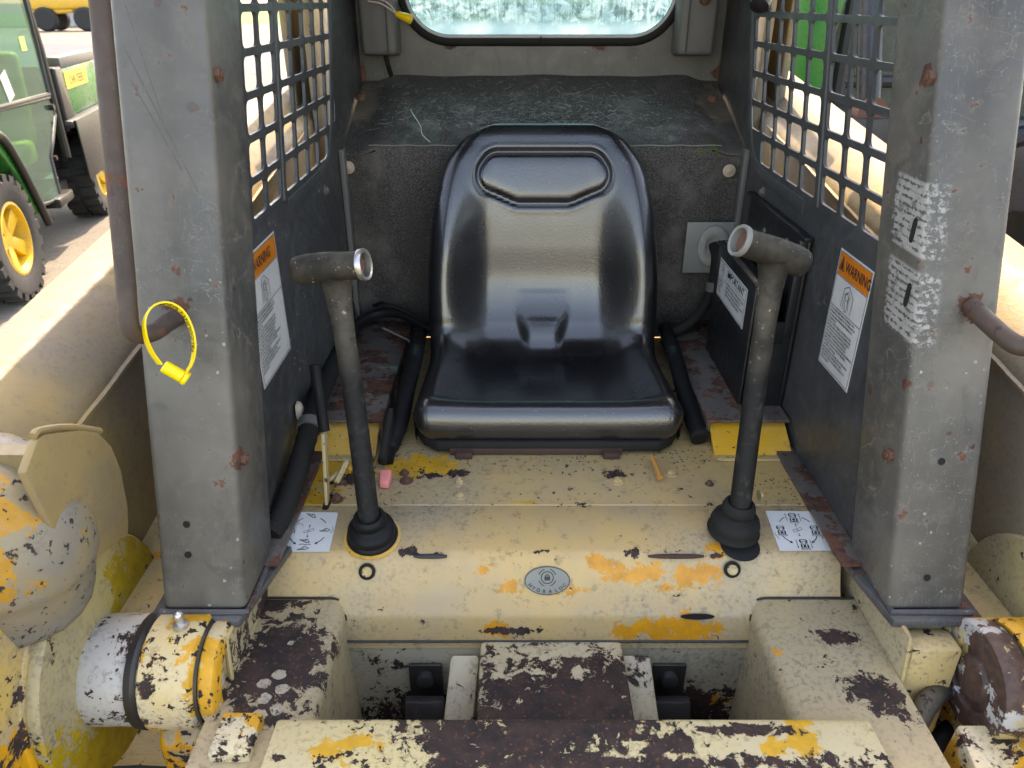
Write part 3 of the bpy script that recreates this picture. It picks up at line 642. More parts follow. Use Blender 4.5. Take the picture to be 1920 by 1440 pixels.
# side walls with punched grilles
COLS = [(1.4785,1.5535),(1.4035,1.4785),(1.3285,1.4035),(1.2535,1.3285),(1.178,1.2535),(1.0835,1.160),(1.0105,1.0835),(.9375,1.0105)]
def grille(x, sx, zb, du):
    t = sx * .005; S = []; rows = 11; ph = .052; u0b = zb
    def pt(u, z, k): return Vector((x + t * k, u + du + SHEAR * (z - zb), z))
    def quad(pts):
        V = [pt(*p, 0) for p in pts] + [pt(*p, 1) for p in pts]; n = len(pts)
        return V, [tuple(range(n)), tuple(range(2*n-1, n-1, -1))] + [(i, (i+1) % n, (i+1) % n + n, i + n) for i in range(n)]
    for ci, (u0, u1) in enumerate(COLS):
        for k in range(rows):
            z0 = zb + .052 * k - .005; z1 = z0 + .052
            if ci == 0 and k == 0: S.append(quad([(u0,z0),(u1,z0),(u1,z1),(u0,z1)])); continue
            hole = rrect(u0 + .0045, u1 - .0045, z0 + .005, z1 - .005, .009, 4)
            corners = [(u1,z1),(u0,z1),(u0,z0),(u1,z0)]
            V, Fc = [], []
            for kk in (0, 1):
                V += [pt(*c, kk) for c in corners] + [pt(*h, kk) for h in hole]
            n = 4 + len(hole); m = 5
            for kk in (0, 1):
                b = kk * n
                for c in range(4):
                    for i in range(m - 1): Fc.append((b + c, b + 4 + c*m + i, b + 4 + c*m + i + 1))
                    c2 = (c + 1) % 4; Fc.append((b + c, b + 4 + c*m + m - 1, b + 4 + c2*m, b + c2))
            H = len(hole)
            for i in range(H): Fc.append((4 + i, 4 + (i+1) % H, n + 4 + (i+1) % H, n + 4 + i))
            S.append((V, Fc))
    zt = zb - .005 + rows * .052
    S.append(quad([(1.160, zb-.005), (1.178, zb-.005), (1.178, zt), (1.160, zt)]))
    return join(*S), zt
for sx, x, zb, du, mat in ((-1, WL, 1.336, -.02, M_wall), (1, WR, 1.321, 0.0, M_wall)):
    zl = zb - .005; t = sx * .005
    u = lambda uu, z: uu + du + SHEAR * (z - zb)
    g, zt = grille(x, sx, zb, du)
    a, b = sorted((x, x + t))
    w = P('side_wall', prism([(.79,.905),(1.89,.905),(1.89,zl),(u(.9375,zl),zl)], 'x', a, b), M_wall, smooth=0)
    gr = P('side_grille', g, M_grille, w, smooth=20)
    P('rear_side_panel', prism([(u(1.5535,zl),zl),(1.89,zl),(1.89,zt),(u(1.5535,zt),zt)], 'x', a, b), M_wall, w, smooth=0)
    rid = [(1.60,1.62),(1.575,1.50),(1.55,1.42),(1.528,1.37),(1.49,1.325),(1.44,1.307),(1.38,1.302),(1.28,1.30),(1.18,1.299)]
    rid = [(y + .035*(1 if sx > 0 else -.6) + (0 if z < 1.4 else .14*(z-1.4)), z + (zb - 1.321)) for y, z in rid]
    P('pressed_rib', xf(tube(crom([(0, y, z) for y, z in rid], 5), .012, 12), Matrix.Translation((x, 0, 0)) @ Matrix.Diagonal((.33, 1, 1, 1))), M_grille, w)
    dv = [(1.169, z) for z in (zb - .01, zb + .15, zt)]
    P('pressed_rib', xf(tube([(0, u(uu, z), z) for uu, z in dv], .007, 8), Matrix.Translation((x, 0, 0)) @ Matrix.Diagonal((.4, 1, 1, 1))), M_grille, w)
    yb, zbb = (1.43, 1.275) if sx > 0 else (1.40, 1.285)
    P('wall_bolt', bolt((x, yb, zbb), (-sx,0,0), .007, .006), M_greyplastic, w)
    # rusty angle along the wall foot
    a, b = sorted((x, x - sx * .034))
    P('floor_angle', prism([(a,.78),(b,.78),(b,1.12),(a,1.12)], 'z', .921, .927, .002), M_rustgrey, w)
    P('wall_flange', box(*sorted((x - sx*.001, x - sx*.012)), 1.536, 1.56, .93, 1.335, .002), M_greyplastic, w)

# roof and upper rear of the cab: above the picture, but it shades the cab
P('roof', prism([(.985,1.955),(1.02,2.0),(1.90,2.0),(1.92,1.93),(1.89,1.93),(1.10,1.945)], 'x', XC-.63, XC+.63, .006), M_wall)  # wide overhang past the posts added to shade the lift arms

# rear plate with the window opening
WX0, WX1, WZ0, WZ1 = onY(757,0,1.86).x, onY(1270,0,1.86).x, onY(1013,72,1.86).z, 1.86
hole = rrect(WX0, WX1, WZ0, WZ1, .10, 10); corners = [(WR,1.93),(WL,1.93),(WL,1.40),(WR,1.40)]
V, Fc = [], []
for y in (1.86, 1.866): V += [Vector((c[0], y, c[1])) for c in corners] + [Vector((h[0], y, h[1])) for h in hole]
n = 4 + len(hole); m = 11
for kk in (0, 1):
    b = kk * n
    for c in range(4):
        for i in range(m - 1): Fc.append((b+c, b+4+c*m+i, b+4+c*m+i+1))
        c2 = (c + 1) % 4; Fc.append((b+c, b+4+c*m+m-1, b+4+c2*m, b+c2))
rp = P('rear_plate', (V, Fc), M_rear, smooth=0)
path = [Vector((h[0], 1.858, h[1])) for h in rrect(WX0-.004, WX1+.004, WZ0-.004, WZ1+.004, .104, 12)]
gk = P('window_gasket', tube(path, .012, 10, closed=True, flat=(1, .75)), M_blackdusty, rp, smooth=60)
P('gasket_lip', tube([p + Vector((0,-.006,0)) for p in [Vector((h[0], 1.858, h[1])) for h in rrect(WX0+.004, WX1-.004, WZ0+.004, WZ1-.004, .096, 12)]], .0035, 8, closed=True), plain('pale_gasket_lip', (.4,.42,.42), .4), gk, smooth=60)
P('gasket_joint', box(XC-.0012, XC+.0012, 1.846, 1.85, WZ0-.016, WZ0+.006), M_hole, gk)
P('rear_window', prism(rrect(WX0, WX1, WZ0, WZ1, .10, 8), 'y', 1.862, 1.865), M_glass, rp, smooth=0, label='water spotted rear window pane')

# felt covered engine shield behind the seat
hood = fold([(1.552,.922),(1.556,1.335),(1.86,1.445)], .012, 5)
nX = 48; V, Fc = [], []
hp = []
for (a, b) in zip(hood[:-1], hood[1:]):
    k = max(1, int((Vector(b) - Vector(a)).length / .02)); hp += [(a[0] + (b[0]-a[0])*i/k, a[1] + (b[1]-a[1])*i/k) for i in range(k)]
hp.append(hood[-1])
rnd = random.Random(3)
for j, (y, z) in enumerate(hp):
    for i in range(nX + 1):
        x = WL + .004 + (WR - WL - .008) * i / nX; e = min(x - WL, WR - x)
        rib = .012 / (1 + math.exp(-(e - .058) / .006)) - .012                                  # flat margins either side of the raised middle
        sag = .0015 * math.sin(x * 17 + z * 9) + .001 * math.sin(x * 41 + y * 23) 
        if z < 1.33: V.append(Vector((x, y - rib - sag, z)))
        else: V.append(Vector((x, y, z + rib + sag)))
for j in range(len(hp) - 1):
    for i in range(nX): k = j*(nX+1) + i; Fc.append((k, k+1, k+nX+2, k+nX+1))
fl = P('felt_engine_shield', (V, Fc), M_felt, smooth=60)
for px, py, nv in ((653, 314, (0,-1,0)), (1367, 320, (0,-1,0))):
    P('shield_screw', join(lathe([(.013,0),(.013,.0015),(.0115,.002)], onY(px, py, 1.559), nv, 20), lathe([(.007,.001),(.0065,.004),(.003,.0055)], onY(px, py, 1.559), nv, 14)), M_rustpin if px < 0 else plain('rusty_white_screw', (.42,.33,.25), .6, .2, .5, 200, .3), fl)
for px, py in ((676, 181), (1337, 184), (660, 524)):
    q = onZ(px, py, 1.415) if py < 400 else onY(px, py, 1.548)
    P('shield_screw', lathe([(.011,-.004),(.0105,.003),(.006,.006)], q, (0,-.3,.9) if py < 400 else (0,-1,0), 14), M_rustpin, fl)
P('felt_crease', tube([(WL+.06+.0165*k, 1.5515 - .0006*math.sin(k*2.3), 1.3405 + .0008*math.sin(k*1.7)) for k in range(44)], .0010, 5), plain('pale_felt_crease', (.20,.19,.175), .9), fl)
# loose lint and hairs lying on the felt
S = []
for i in range(750):
    x = XC + rnd.gauss(0, .17); y = 1.60 + abs(rnd.gauss(0, .09)); 
    if abs(x - XC) > .36 or y > 1.82: continue
    z = 1.345 + (y - 1.556) * .36; a = rnd.uniform(0, 6.28); l = rnd.uniform(.006, .02)
    p = [Vector((x + l*k*math.cos(a + k*rnd.uniform(-.4,.4)), y + l*k*math.sin(a + k*.3), z + .003 + l*k*math.sin(a)*.36 + rnd.uniform(0,.002))) for k in (0,.5,1)]
    S.append(tube(p, .00028, 3, False))
P('felt_lint', join(*S), plain('pale_lint', (.22,.215,.205), .9), fl, kind='stuff')
# pale thread lying down the shield
P('pale_thread', tube(crom([onZ(770,205,1.40), onZ(775,215,1.395), onZ(788,235,1.38), onZ(792,252,1.37), onZ(806,266,1.365)], 6), .0009, 5), plain('pale_thread_fibre', (.45,.44,.40), .9), fl)

# lamp housings on the rear plate, wire with yellow nut
for sx, (x0, x1) in ((-1, (-.333, -.250)), (1, (.360, .446))):
    zb = 1.492
    h = P('lamp_housing', hexa([(x0+.004,1.79,zb),(x1-.004,1.79,zb),(x1,1.857,zb-.005),(x0,1.857,zb-.005),(x0,1.79,1.80),(x1,1.79,1.80),(x1,1.857,1.80),(x0,1.857,1.80)], .010, 3), M_greyplastic, rp)
    P('housing_seam', box(*sorted(((x1 if sx < 0 else x0) - (.022 if sx < 0 else -.022), (x1 if sx < 0 else x0) - (.0195 if sx < 0 else -.0195))), 1.786, 1.792, zb+.006, 1.79), M_blackplastic, h)
P('housing_knob', lathe([(.012,0),(.011,.012),(.005,.016)], onY(1322, -2, 1.785), (0,-1,0), 16), M_rustpin, rp)
P('black_stalk_end', lathe([(.010,-.03),(.016,-.02),(.020,0),(.018,.012),(.008,.018)], onX(1427, 2, .46), (-.3,-.5,-.6), 16), M_blackplastic, rp)
P('lamp_cable', tube(crom([onY(722,100,1.85), onY(727,120,1.85), onY(735,145,1.86)], 6), .005, 8), M_black, rp)
wn_ = [onY(690,2,1.775), onY(712,6,1.77), onY(728,15,1.765), onY(745,27,1.76)]
P('lamp_wire', join(tube(crom(wn_, 6), .0018, 8), tube(crom([p + Vector((.004,0,.006)) for p in wn_[:3]] + [wn_[3]], 6), .0016, 8)), plain('pale_wire_sleeve', (.55,.46,.42), .5), rp)
a, b = onY(743,26,1.76), onY(770,36,1.755); P('wire_nut', lathe([(.0055,0),(.0065,.003),(.0095,.026),(.0098,.034),(.008,.035)], a, b - a, 14), M_yelnut, rp)

# ------------------------------------------------------------------ seat
ST = [  # Y, Z, half width, bolster, skirt, edge radius
 (1.088,.934,.200,0,.015,.022), (1.066,.948,.216,0,.018,.026), (1.060,.974,.225,0,.015,.028), (1.070,1.000,.227,.001,.006,.028), (1.092,1.0085,.227,.003,.03,.030), (1.125,1.006,.226,.005,.062,.032),
 (1.20,.996,.224,.008,.07,.03), (1.275,.986,.222,.013,.07,.03), (1.335,.984,.222,.024,.07,.032), (1.378,.998,.225,.038,.07,.034), (1.408,1.035,.228,.052,.07,.036),
 (1.430,1.095,.228,.058,.06,.036), (1.442,1.17,.223,.052,.05,.036), (1.456,1.25,.212,.034,.045,.036), (1.474,1.315,.195,.016,.04,.034), (1.488,1.352,.173,.006,.035,.034), (1.499,1.374,.150,.002,.03,.032), (1.512,1.386,.126,0,.025,.03), (1.53,1.384,.118,0,.02,.03), (1.545,1.36,.135,0,.02,.03)]
def seat_mesh():
    n = 14; P5 = []
    for k in range(6):
        c = crom([(s[k], 0, 0) for s in ST], n); P5.append([v.x for v in c])
    N = len(P5[0]); V, Fc = [], []
    poly_ = [(-.088,1.314),(.088,1.314),(.094,1.306),(.046,1.286),(-.046,1.286),(-.094,1.306)]
    def sd(x, z):
        d = 9; ins = False; m = len(poly_)
        for i in range(m):
            ax, az = poly_[i]; bx_, bz = poly_[(i+1) % m]; ex, ez = bx_-ax, bz-az; t = max(0, min(1, ((x-ax)*ex + (z-az)*ez) / (ex*ex+ez*ez)))
            d = min(d, math.hypot(x-ax-ex*t, z-az-ez*t))
            if (az > z) != (bz > z) and x < ax + (z-az)/(bz-az)*ex: ins = not ins
        return -d if ins else d
    us = [-1 + 2*i/120 for i in range(121)]
    sk = [1, .8, .6, .4, .2]
    W = 2*len(sk) + 2*7 + len(us)
    for i in range(N):
        y, z, w, b, t, er = (P5[k][i] for k in range(6))
        j0, j1 = max(0, i-1), min(N-1, i+1); T = Vector((0, P5[0][j1]-P5[0][j0], P5[1][j1]-P5[1][j0])).normalized(); Nn = Vector((0, -T.z, T.y))
        c = Vector((XC - .004, y, z)); row = []
        fw = w - er
        def top(x):
            a = abs(x) / w; q = max(0, min(1, (a - .42) / .5)); off = b * q*q*(3-2*q)
            if z < 1.02:                                                     # dished cushion inside a raised rim
                e = max(0, min(1, (a - .66) / .24)); f = max(0, min(1, (y - 1.088) / .035)); g_ = max(0, min(1, (1.40 - y) / .06)); off -= .014 * (1 - e*e*(3-2*e)) * f*f*(3-2*f) * g_
            if a > .9: off -= b * .0
            zz = z + off * Nn.z
            if 1.2 < z < 1.40 and i > N*.5:
                d = sd(x, zz + .006) - .033; off += -.0085*math.exp(-(d/.0048)**2) + .0010*math.exp(-((d-.009)/.006)**2) + (.0025*(1-math.exp(-(d/.014)**2)) if d < 0 else 0)
            hw = .032 + .018 * max(0, min(1, (z - .985) / .05)); hx = math.exp(-(x/hw)**6); hy = math.exp(-((y - 1.385)/.024)**2) * (1 if z < 1.08 else 0)
            off += .014 * hx * hy
            return off
        off1 = top(fw)
        for s_ in sk: row.append(c + Vector((-w, 0, 0)) + Nn * (off1 - er - t * s_))
        for k in range(7):
            a = R(90 * k / 7); row.append(c + Vector((-(fw + er*math.cos(a)), 0, 0)) + Nn * (off1 - er + er*math.sin(a)))
        for u in us: x = u * fw; row.append(c + Vector((x, 0, 0)) + Nn * top(x))
        for k in range(6, -1, -1):
            a = R(90 * k / 7); row.append(c + Vector((fw + er*math.cos(a), 0, 0)) + Nn * (off1 - er + er*math.sin(a)))
        for s_ in sk[::-1]: row.append(c + Vector((w, 0, 0)) + Nn * (off1 - er - t * s_))
        V += row
    W = len(V) // N
    for i in range(N - 1):
        for k in range(W - 1): q = i*W + k; Fc.append((q, q+1, q+W+1, q+W))
    return V, Fc
seat = P('seat', seat_mesh(), M_vinyl, smooth=180, label='black vinyl bucket seat')
P('seat_pan', join(prism([(-.150,1.080),(-.125,1.060),(.247,1.060),(.272,1.080),(.290,1.12),(.285,1.40),(-.163,1.40),(-.168,1.12)], 'z', .9255, .946, .006, 3)), M_blackdusty, seat)
P('seat_drain', join(lathe([(.007,0),(.007,.003),(.0045,.003),(.0045,.0005)], onY(1009,655,1.372)+Vector((0,0,.001)), (0,-.5,.8), 16)), M_hole, seat)
P('seat_mount', join(box(-.105,.185,1.058,1.10,.922,.934,.002), box(-.10,.18,1.10,1.40,.921,.934)), M_rust, seat)
for px in (868, 1150): P('slide_rail', join(box(onZ(px,870,.925).x-.014, onZ(px,870,.925).x+.014, 1.045, 1.38, .9215, .933, .002)), M_rust, seat)
# bolts and studs on the deck
for px, py, r in ((862,930,.008), (862,908,.007), (1158,903,.008), (1160,886,.006), (762,902,.008), (758,888,.006), (1258,888,.008), (632,938,.007), (655,880,.006), (640,905,.006), (1330,908,.005)):
    q = onZ(px, py, .9205); q.z = .9205
    P('deck_bolt', bolt(q, (0,0,1), r * .9, .006 + (.004 if r == .007 else 0)), M_deck if random.random() < .6 else M_rustpin)
q = onZ(1240, 900, .925); P('cable_end', join(tube([q + Vector((-.002,.0,.004)), q + Vector((-.004,.02,.008)), q + Vector((-.008,.05,.012))], [.005,.0045,.004], 8)), plain('amber_cable_end', (.42,.20,.05), .5))

grit = []; rg_ = random.Random(11)
for k in range(420):
    c = rg_.choice(((-.205, 1.05, .035), (.30, 1.06, .035), (-.26, .96, .05), (.0, 1.045, .10), (.16, 1.045, .08), (.42, .97, .03), (.05, .93, .25)))
    x, y = c[0] + rg_.gauss(0, c[2]), c[1] + rg_.gauss(0, .02)
    if not (WL + .04 < x < WR - .04 and .925 < y < 1.08): continue
    r = rg_.uniform(.0007, .0024) * (1 if k % 9 else 1.6)
    grit.append(([Vector((x + r*rg_.uniform(.6,1.3)*math.cos(a), y + r*rg_.uniform(.6,1.3)*math.sin(a), .9205)) for a in (0, 1.3, 2.5, 3.8, 5)] + [Vector((x, y, .9205 + r*.8))], [(i, (i+1) % 5, 5) for i in range(5)]))
P('loose_grit', join(*grit), plain('dry_dirt', (.10,.075,.05), .95, 0, .8, 200, .2), smooth=0, kind='stuff')
# ------------------------------------------------------------------ fender boxes beside the seat
for sx in (-1, 1):
    if sx < 0: x0, x1, xb = WL + .004, -.221, -.223
    else: x0, x1, xb = .332, WR - .004, .338
    yf, yb, zt = 1.10, 1.535, .965
    bx_ = P('side_box', join(box(x0, x1, yf, yb, zt - .006, zt, .002), box(*( (x1-.006, x1) if sx < 0 else (x0, x0+.006)), yf, yb, .9215, zt - .006), box(x0, x1, 1.30, 1.31, .9215, zt-.006)), M_rustgrey, label='rusty grey box beside the seat')
    a, b = (x0 + .004, x1 - .007) if sx < 0 else (x0 + .007, x1 - .004)
    P('inner_plate', prism([(1.052,.9212),(1.062,.9212),(1.130,.957),(1.120,.957)], 'x', a, b), M_yellow, bx_)
    P('lower_lip', box(a, b, 1.040, 1.0535, .9212, .9245, .001), M_frame, bx_)

# seat belt: two webbing sleeves, one buckle end
bl = P('seat_belt', xf(tube(crom([(-.192,1.42,.985),(-.188,1.30,.985),(-.19,1.18,.975),(-.193,1.11,.955),(-.205,1.065,.935),(-.207,1.03,.928)], 6), [.016]*25+[.013]*6, 12), Matrix.Identity(4)), M_black, label='black seat belt webbing left of the seat')
P('webbing', hexa([(-.215,1.02,.925),(-.203,1.018,.925),(-.196,1.075,.965),(-.206,1.08,.965),(-.217,1.016,.945),(-.205,1.012,.945),(-.196,1.085,1.00),(-.208,1.085,1.00)], .004), M_blackdusty, bl)
q = onZ(722, 908, .924); P('belt_tip', hexa([(q.x-.008,q.y-.008,.9215),(q.x+.008,q.y-.010,.9215),(q.x+.010,q.y+.016,.925),(q.x-.010,q.y+.016,.925),(q.x-.007,q.y-.006,.933),(q.x+.007,q.y-.008,.933),(q.x+.010,q.y+.016,.942),(q.x-.010,q.y+.016,.942)], .003), M_pink, bl, label='pink belt tip')
br = P('seat_belt', tube(crom([(.322,1.45,.985),(.316,1.30,.982),(.312,1.18,.965),(.316,1.115,.948),(.320,1.085,.938)], 6), .015, 12), M_black, label='black seat belt sleeve right of the seat')
P('sleeve_mouth', lathe([(.0165,-.004),(.0165,.004),(.012,.004),(.011,-.002)], (.3195,1.089,.939), (.1,-.9,-.35), 14), M_blackdusty, br)

# ------------------------------------------------------------------ control levers
def lever(base, knee, top, g0, g1, sx):
    base, knee, top, g0, g1 = map(Vector, (base, knee, top, g0, g1))
    ax = crom([base, base.lerp(top, .5) + (knee - base.lerp(top, .5)) * .2, top], 14); n = len(ax)
    sh = P('control_lever', tube(ax, [.0148 - .0003*i/n for i in range(n)], 20), M_lever, smooth=60, label='grey %s control lever' % ('left' if sx < 0 else 'right'))
    mid = (g0 + g1) / 2
    # T grip: fat cast tube with an open inner end
    d = (g1 - g0).normalized(); gp = [g0, g0.lerp(g1,.05), g0.lerp(g1,.2), g0.lerp(g1,.5) + Vector((0,0,.001)), g0.lerp(g1,.8), g0.lerp(g1,.96), g1]
    rr = [.0135,.0185,.0205,.0198,.0186,.0190,.0200]
    V, Fc = tube(crom(gp, 5), [max(.0, v.x) for v in crom([(r,0,0) for r in rr], 5)], 20, caps=False)
    m = len(V); Fc = list(Fc) + [tuple(range(19, -1, -1))]
    gr = P('lever_grip', (V, Fc), M_lever, sh, smooth=60)
    P('grip_collar', tube(ax[-7:] + [top + Vector((0,0,.006))], [.0146,.0150,.0155,.0162,.0174,.0194,.0220,.0238], 20), M_lever, sh, smooth=60)
    P('grip_rim', lathe([(.0207,-.006),(.0213,0),(.0203,.002),(.0165,.001),(.016,-.012),(.001,-.013)], g1, d, 20, cap0=False), M_steel if sx < 0 else M_lightgrey, sh, smooth=60)
    P('grip_bore', lathe([(.0159,-.0112),(.012,-.006),(.004,-.009),(.001,-.0095)], g1, d, 20), M_rustpin, sh, smooth=60)
    return sh, (ax[0] - ax[1]).normalized()
def ptop(q): return .9023 + (q - .829) * .2125
lb = onZ(697, 990, .925)
lv, _ = lever((lb.x + .001, lb.y - .012, .925), (-.208,.905,1.09), (-.236,.955,1.268), (-.292,.957,1.278), (-.192,.938,1.293), -1)
bz = ptop(lb.y)
up = Vector((0,-.208,.978))
P('lever_boot', lathe([(.036,.000),(.037,.004),(.035,.007),(.033,.009),(.0345,.015),(.033,.021),(.026,.026),(.0215,.028),(.0205,.031),(.0235,.036),(.0225,.043),(.0185,.047),(.0160,.045),(.012,.040)], (lb.x, lb.y, bz+.0006), up, 36, cap1=False), M_black, lv, smooth=50, label='black rubber boot of the left lever')
P('boot_flange', lathe([(.041,0),(.041,.0015),(.036,.0022)], (lb.x, lb.y, bz+.0003), up, 36), M_yellow, lv)
rb = onZ(1378, 985, .925)
rv, _ = lever((rb.x - .001, rb.y - .012, .945), (.334,.925,1.12), (.349,.958,1.290), (.393,.964,1.285), (.293,.943,1.324), 1)
zb_ = ptop(rb.y)
P('lever_boot', lathe([(.028,.005),(.0362,.006),(.0376,.009),(.0350,.013),(.0345,.018),(.0352,.023),(.0330,.030),(.025,.035),(.0205,.038),(.0198,.041),(.0228,.044),(.0236,.050),(.0215,.057),(.0175,.061),(.0158,.058),(.012,.054)], (rb.x - .002, rb.y, zb_), (.03,-.10,.99), 36, cap1=False), M_blackdusty, rv, smooth=50, label='dusty black rubber boot of the right lever')
P('lever_socket', lathe([(.028,.0006),(.026,.0012),(.001,.0012)], (rb.x + .004, rb.y - .022, ptop(rb.y-.022)), up, 24), M_hole, rv)
P('boot_clamp', bolt((rb.x + .030, rb.y + .008, zb_ + .062), (1,.2,0), .005, .005), M_frame, rv)
# socket ring stained with grease
# parking brake lever on the left
b0, b1, b2 = onZ(614, 942, .921), onY(608, 808, .965), onY(590, 682, .995)
pb = P('brake_lever', hexa([b0+Vector((-.0025,-.008,0)), b0+Vector((.0025,-.008,0)), b0+Vector((.0025,.008,0)), b0+Vector((-.0025,.008,0)), b1+Vector((-.0025,-.011,0)), b1+Vector((.0025,-.011,0)), b1+Vector((.0025,.011,0)), b1+Vector((-.0025,.011,0))], .001), M_frame, label='parking brake lever with black grip')
P('brake_grip', tube(crom([b1 + (b1-b0)*.0, b1.lerp(b2,.3), b1.lerp(b2,.7), b1.lerp(b2,.95), b2], 5), [.0085]*18 + [.007, .005, .002], 12, flat=(1,.75)), M_black, pb, smooth=60)
P('lever_slot', xf(slab2(rrect(-.005,.005,-.022,.018,.0045), .0008), frame((b0.x, b0.y+.004, .9206), (1,0,0), (0,1,0))), M_hole, pb)
P('brake_linkage', join(tube([onZ(630,905,.93), onZ(650,865,.95)], .005, 8), tube([onZ(617,900,.935), onZ(640,880,.94)], .0035, 8)), M_frame, pb)
# ribbed hose on the left, with clamp
hs = P('ribbed_hose', tube(crom([(-.340,.835,.932),(-.330,.88,.945),(-.322,.95,.975),(-.318,1.03,1.008),(-.325,1.10,1.005),(-.335,1.25,.99),(-.335,1.45,.985)], 10), [.0155 + .0012*(i % 2) for i in range(61)], 14), M_blackdusty, smooth=30, label='black ribbed hose along the left wall')
P('hose_clamp', lathe([(.0195,-.008),(.0202,0),(.0195,.008)], (-.318,1.015,1.004), (0,.9,.3), 20), M_greyplastic, hs)
P('wall_sponge', hexa([(-.344,1.03,1.005),(-.33,1.03,1.0),(-.332,1.06,1.0),(-.346,1.06,1.005),(-.345,1.035,1.03),(-.337,1.04,1.028),(-.338,1.055,1.025),(-.346,1.055,1.03)], .004), plain('tan_foam', (.45,.38,.28), .9, 0, .6, 120, .6), hs)
# cables behind the seat
cb = P('cable_bundle', tube(crom([(-.345,1.44,.985),(-.30,1.50,.995),(-.24,1.50,1.00),(-.19,1.47,.985),(-.15,1.46,.97)], 7), .011, 10), M_black, label='black cable bundle behind the seat')
P('loose_wire', tube(crom([onY(650,560,1.53), onY(665,565,1.52), onY(672,590,1.51), onY(664,600,1.51)], 6), .0018, 6), M_greyplastic, cb)
P('white_wire', tube(crom([onY(718,615,1.46), onY(745,628,1.44), onY(768,640,1.42), onY(782,658,1.41)], 6), .0022, 6), M_lightgrey, cb)
P('thin_wire', tube(crom([(-.30,1.52,1.01),(-.27,1.48,1.03),(-.22,1.48,1.01),(-.18,1.46,.99)], 6), .0035, 6), M_black, cb)
# conduit plate on the right of the shield
cp = P('conduit_plate', prism([(.366,1.078),(.470,1.078),(.470,1.188),(.366,1.188)], 'y', 1.538, 1.543, .001), M_lightgrey, label='grey conduit cover plate')
P('grommet', lathe([(.040,0),(.040,.006),(.034,.010),(.022,.010),(.016,.004),(.001,.003)], (.424,1.538,1.138), (0,-1,0), 28, ell=(.82,1.1)), plain('grey_grommet_rubber', (.27,.265,.235), .7, 0, .4, 60, .2), cp, smooth=50)
P('conduit', tube(crom([(.426,1.535,1.14),(.428,1.51,1.12),(.424,1.50,1.06),(.405,1.48,1.02),(.37,1.46,.99),(.33,1.45,.972)], 8), .0115, 12), M_blackdusty, cp, smooth=60)
P('conduit_clip', lathe([(.0145,-.01),(.0145,.01)], (.4245,1.498,1.062), (0,.1,1), 18), M_greyplastic, cp)

# ------------------------------------------------------------------ manual holder on the right wall
mh = P('manual_holder', join(box(WR-.009, WR-.003, 1.15, 1.47, .95, 1.262, .002), box(.398, .404, 1.155, 1.40, .945, 1.185, .003), box(.404, WR-.009, 1.155, 1.40, .945, .952, .002), box(.404, WR-.009, 1.151, 1.157, .945, 1.12, .002), box(.404, WR-.009, 1.398, 1.404, .945, 1.19, .002)), M_blackplastic, label='black plastic manual holder')
P('holder_rim', join(box(.395, .409, 1.152, 1.404, 1.183, 1.189, .0015), box(WR-.016, WR-.002, 1.148, 1.474, 1.260, 1.267, .0015), box(WR-.024, WR-.009, 1.146, 1.156, 1.10, 1.262, .0015)), M_blackplastic, mh)
P('holder_cover', box(.420, .450, 1.17, 1.39, .96, 1.165, .004), M_blackdusty, mh)
for y, z in ((1.36, 1.22), (1.24, 1.235), (1.30, 1.215)): P('holder_rivet', lathe([(.006,0),(.005,.003)], (WR-.009, y, z), (-1,0,0), 12), M_greyplastic, mh)
P('latch', box(.404, .455, 1.146, 1.152, 1.085, 1.125, .002), M_blackplastic, mh)
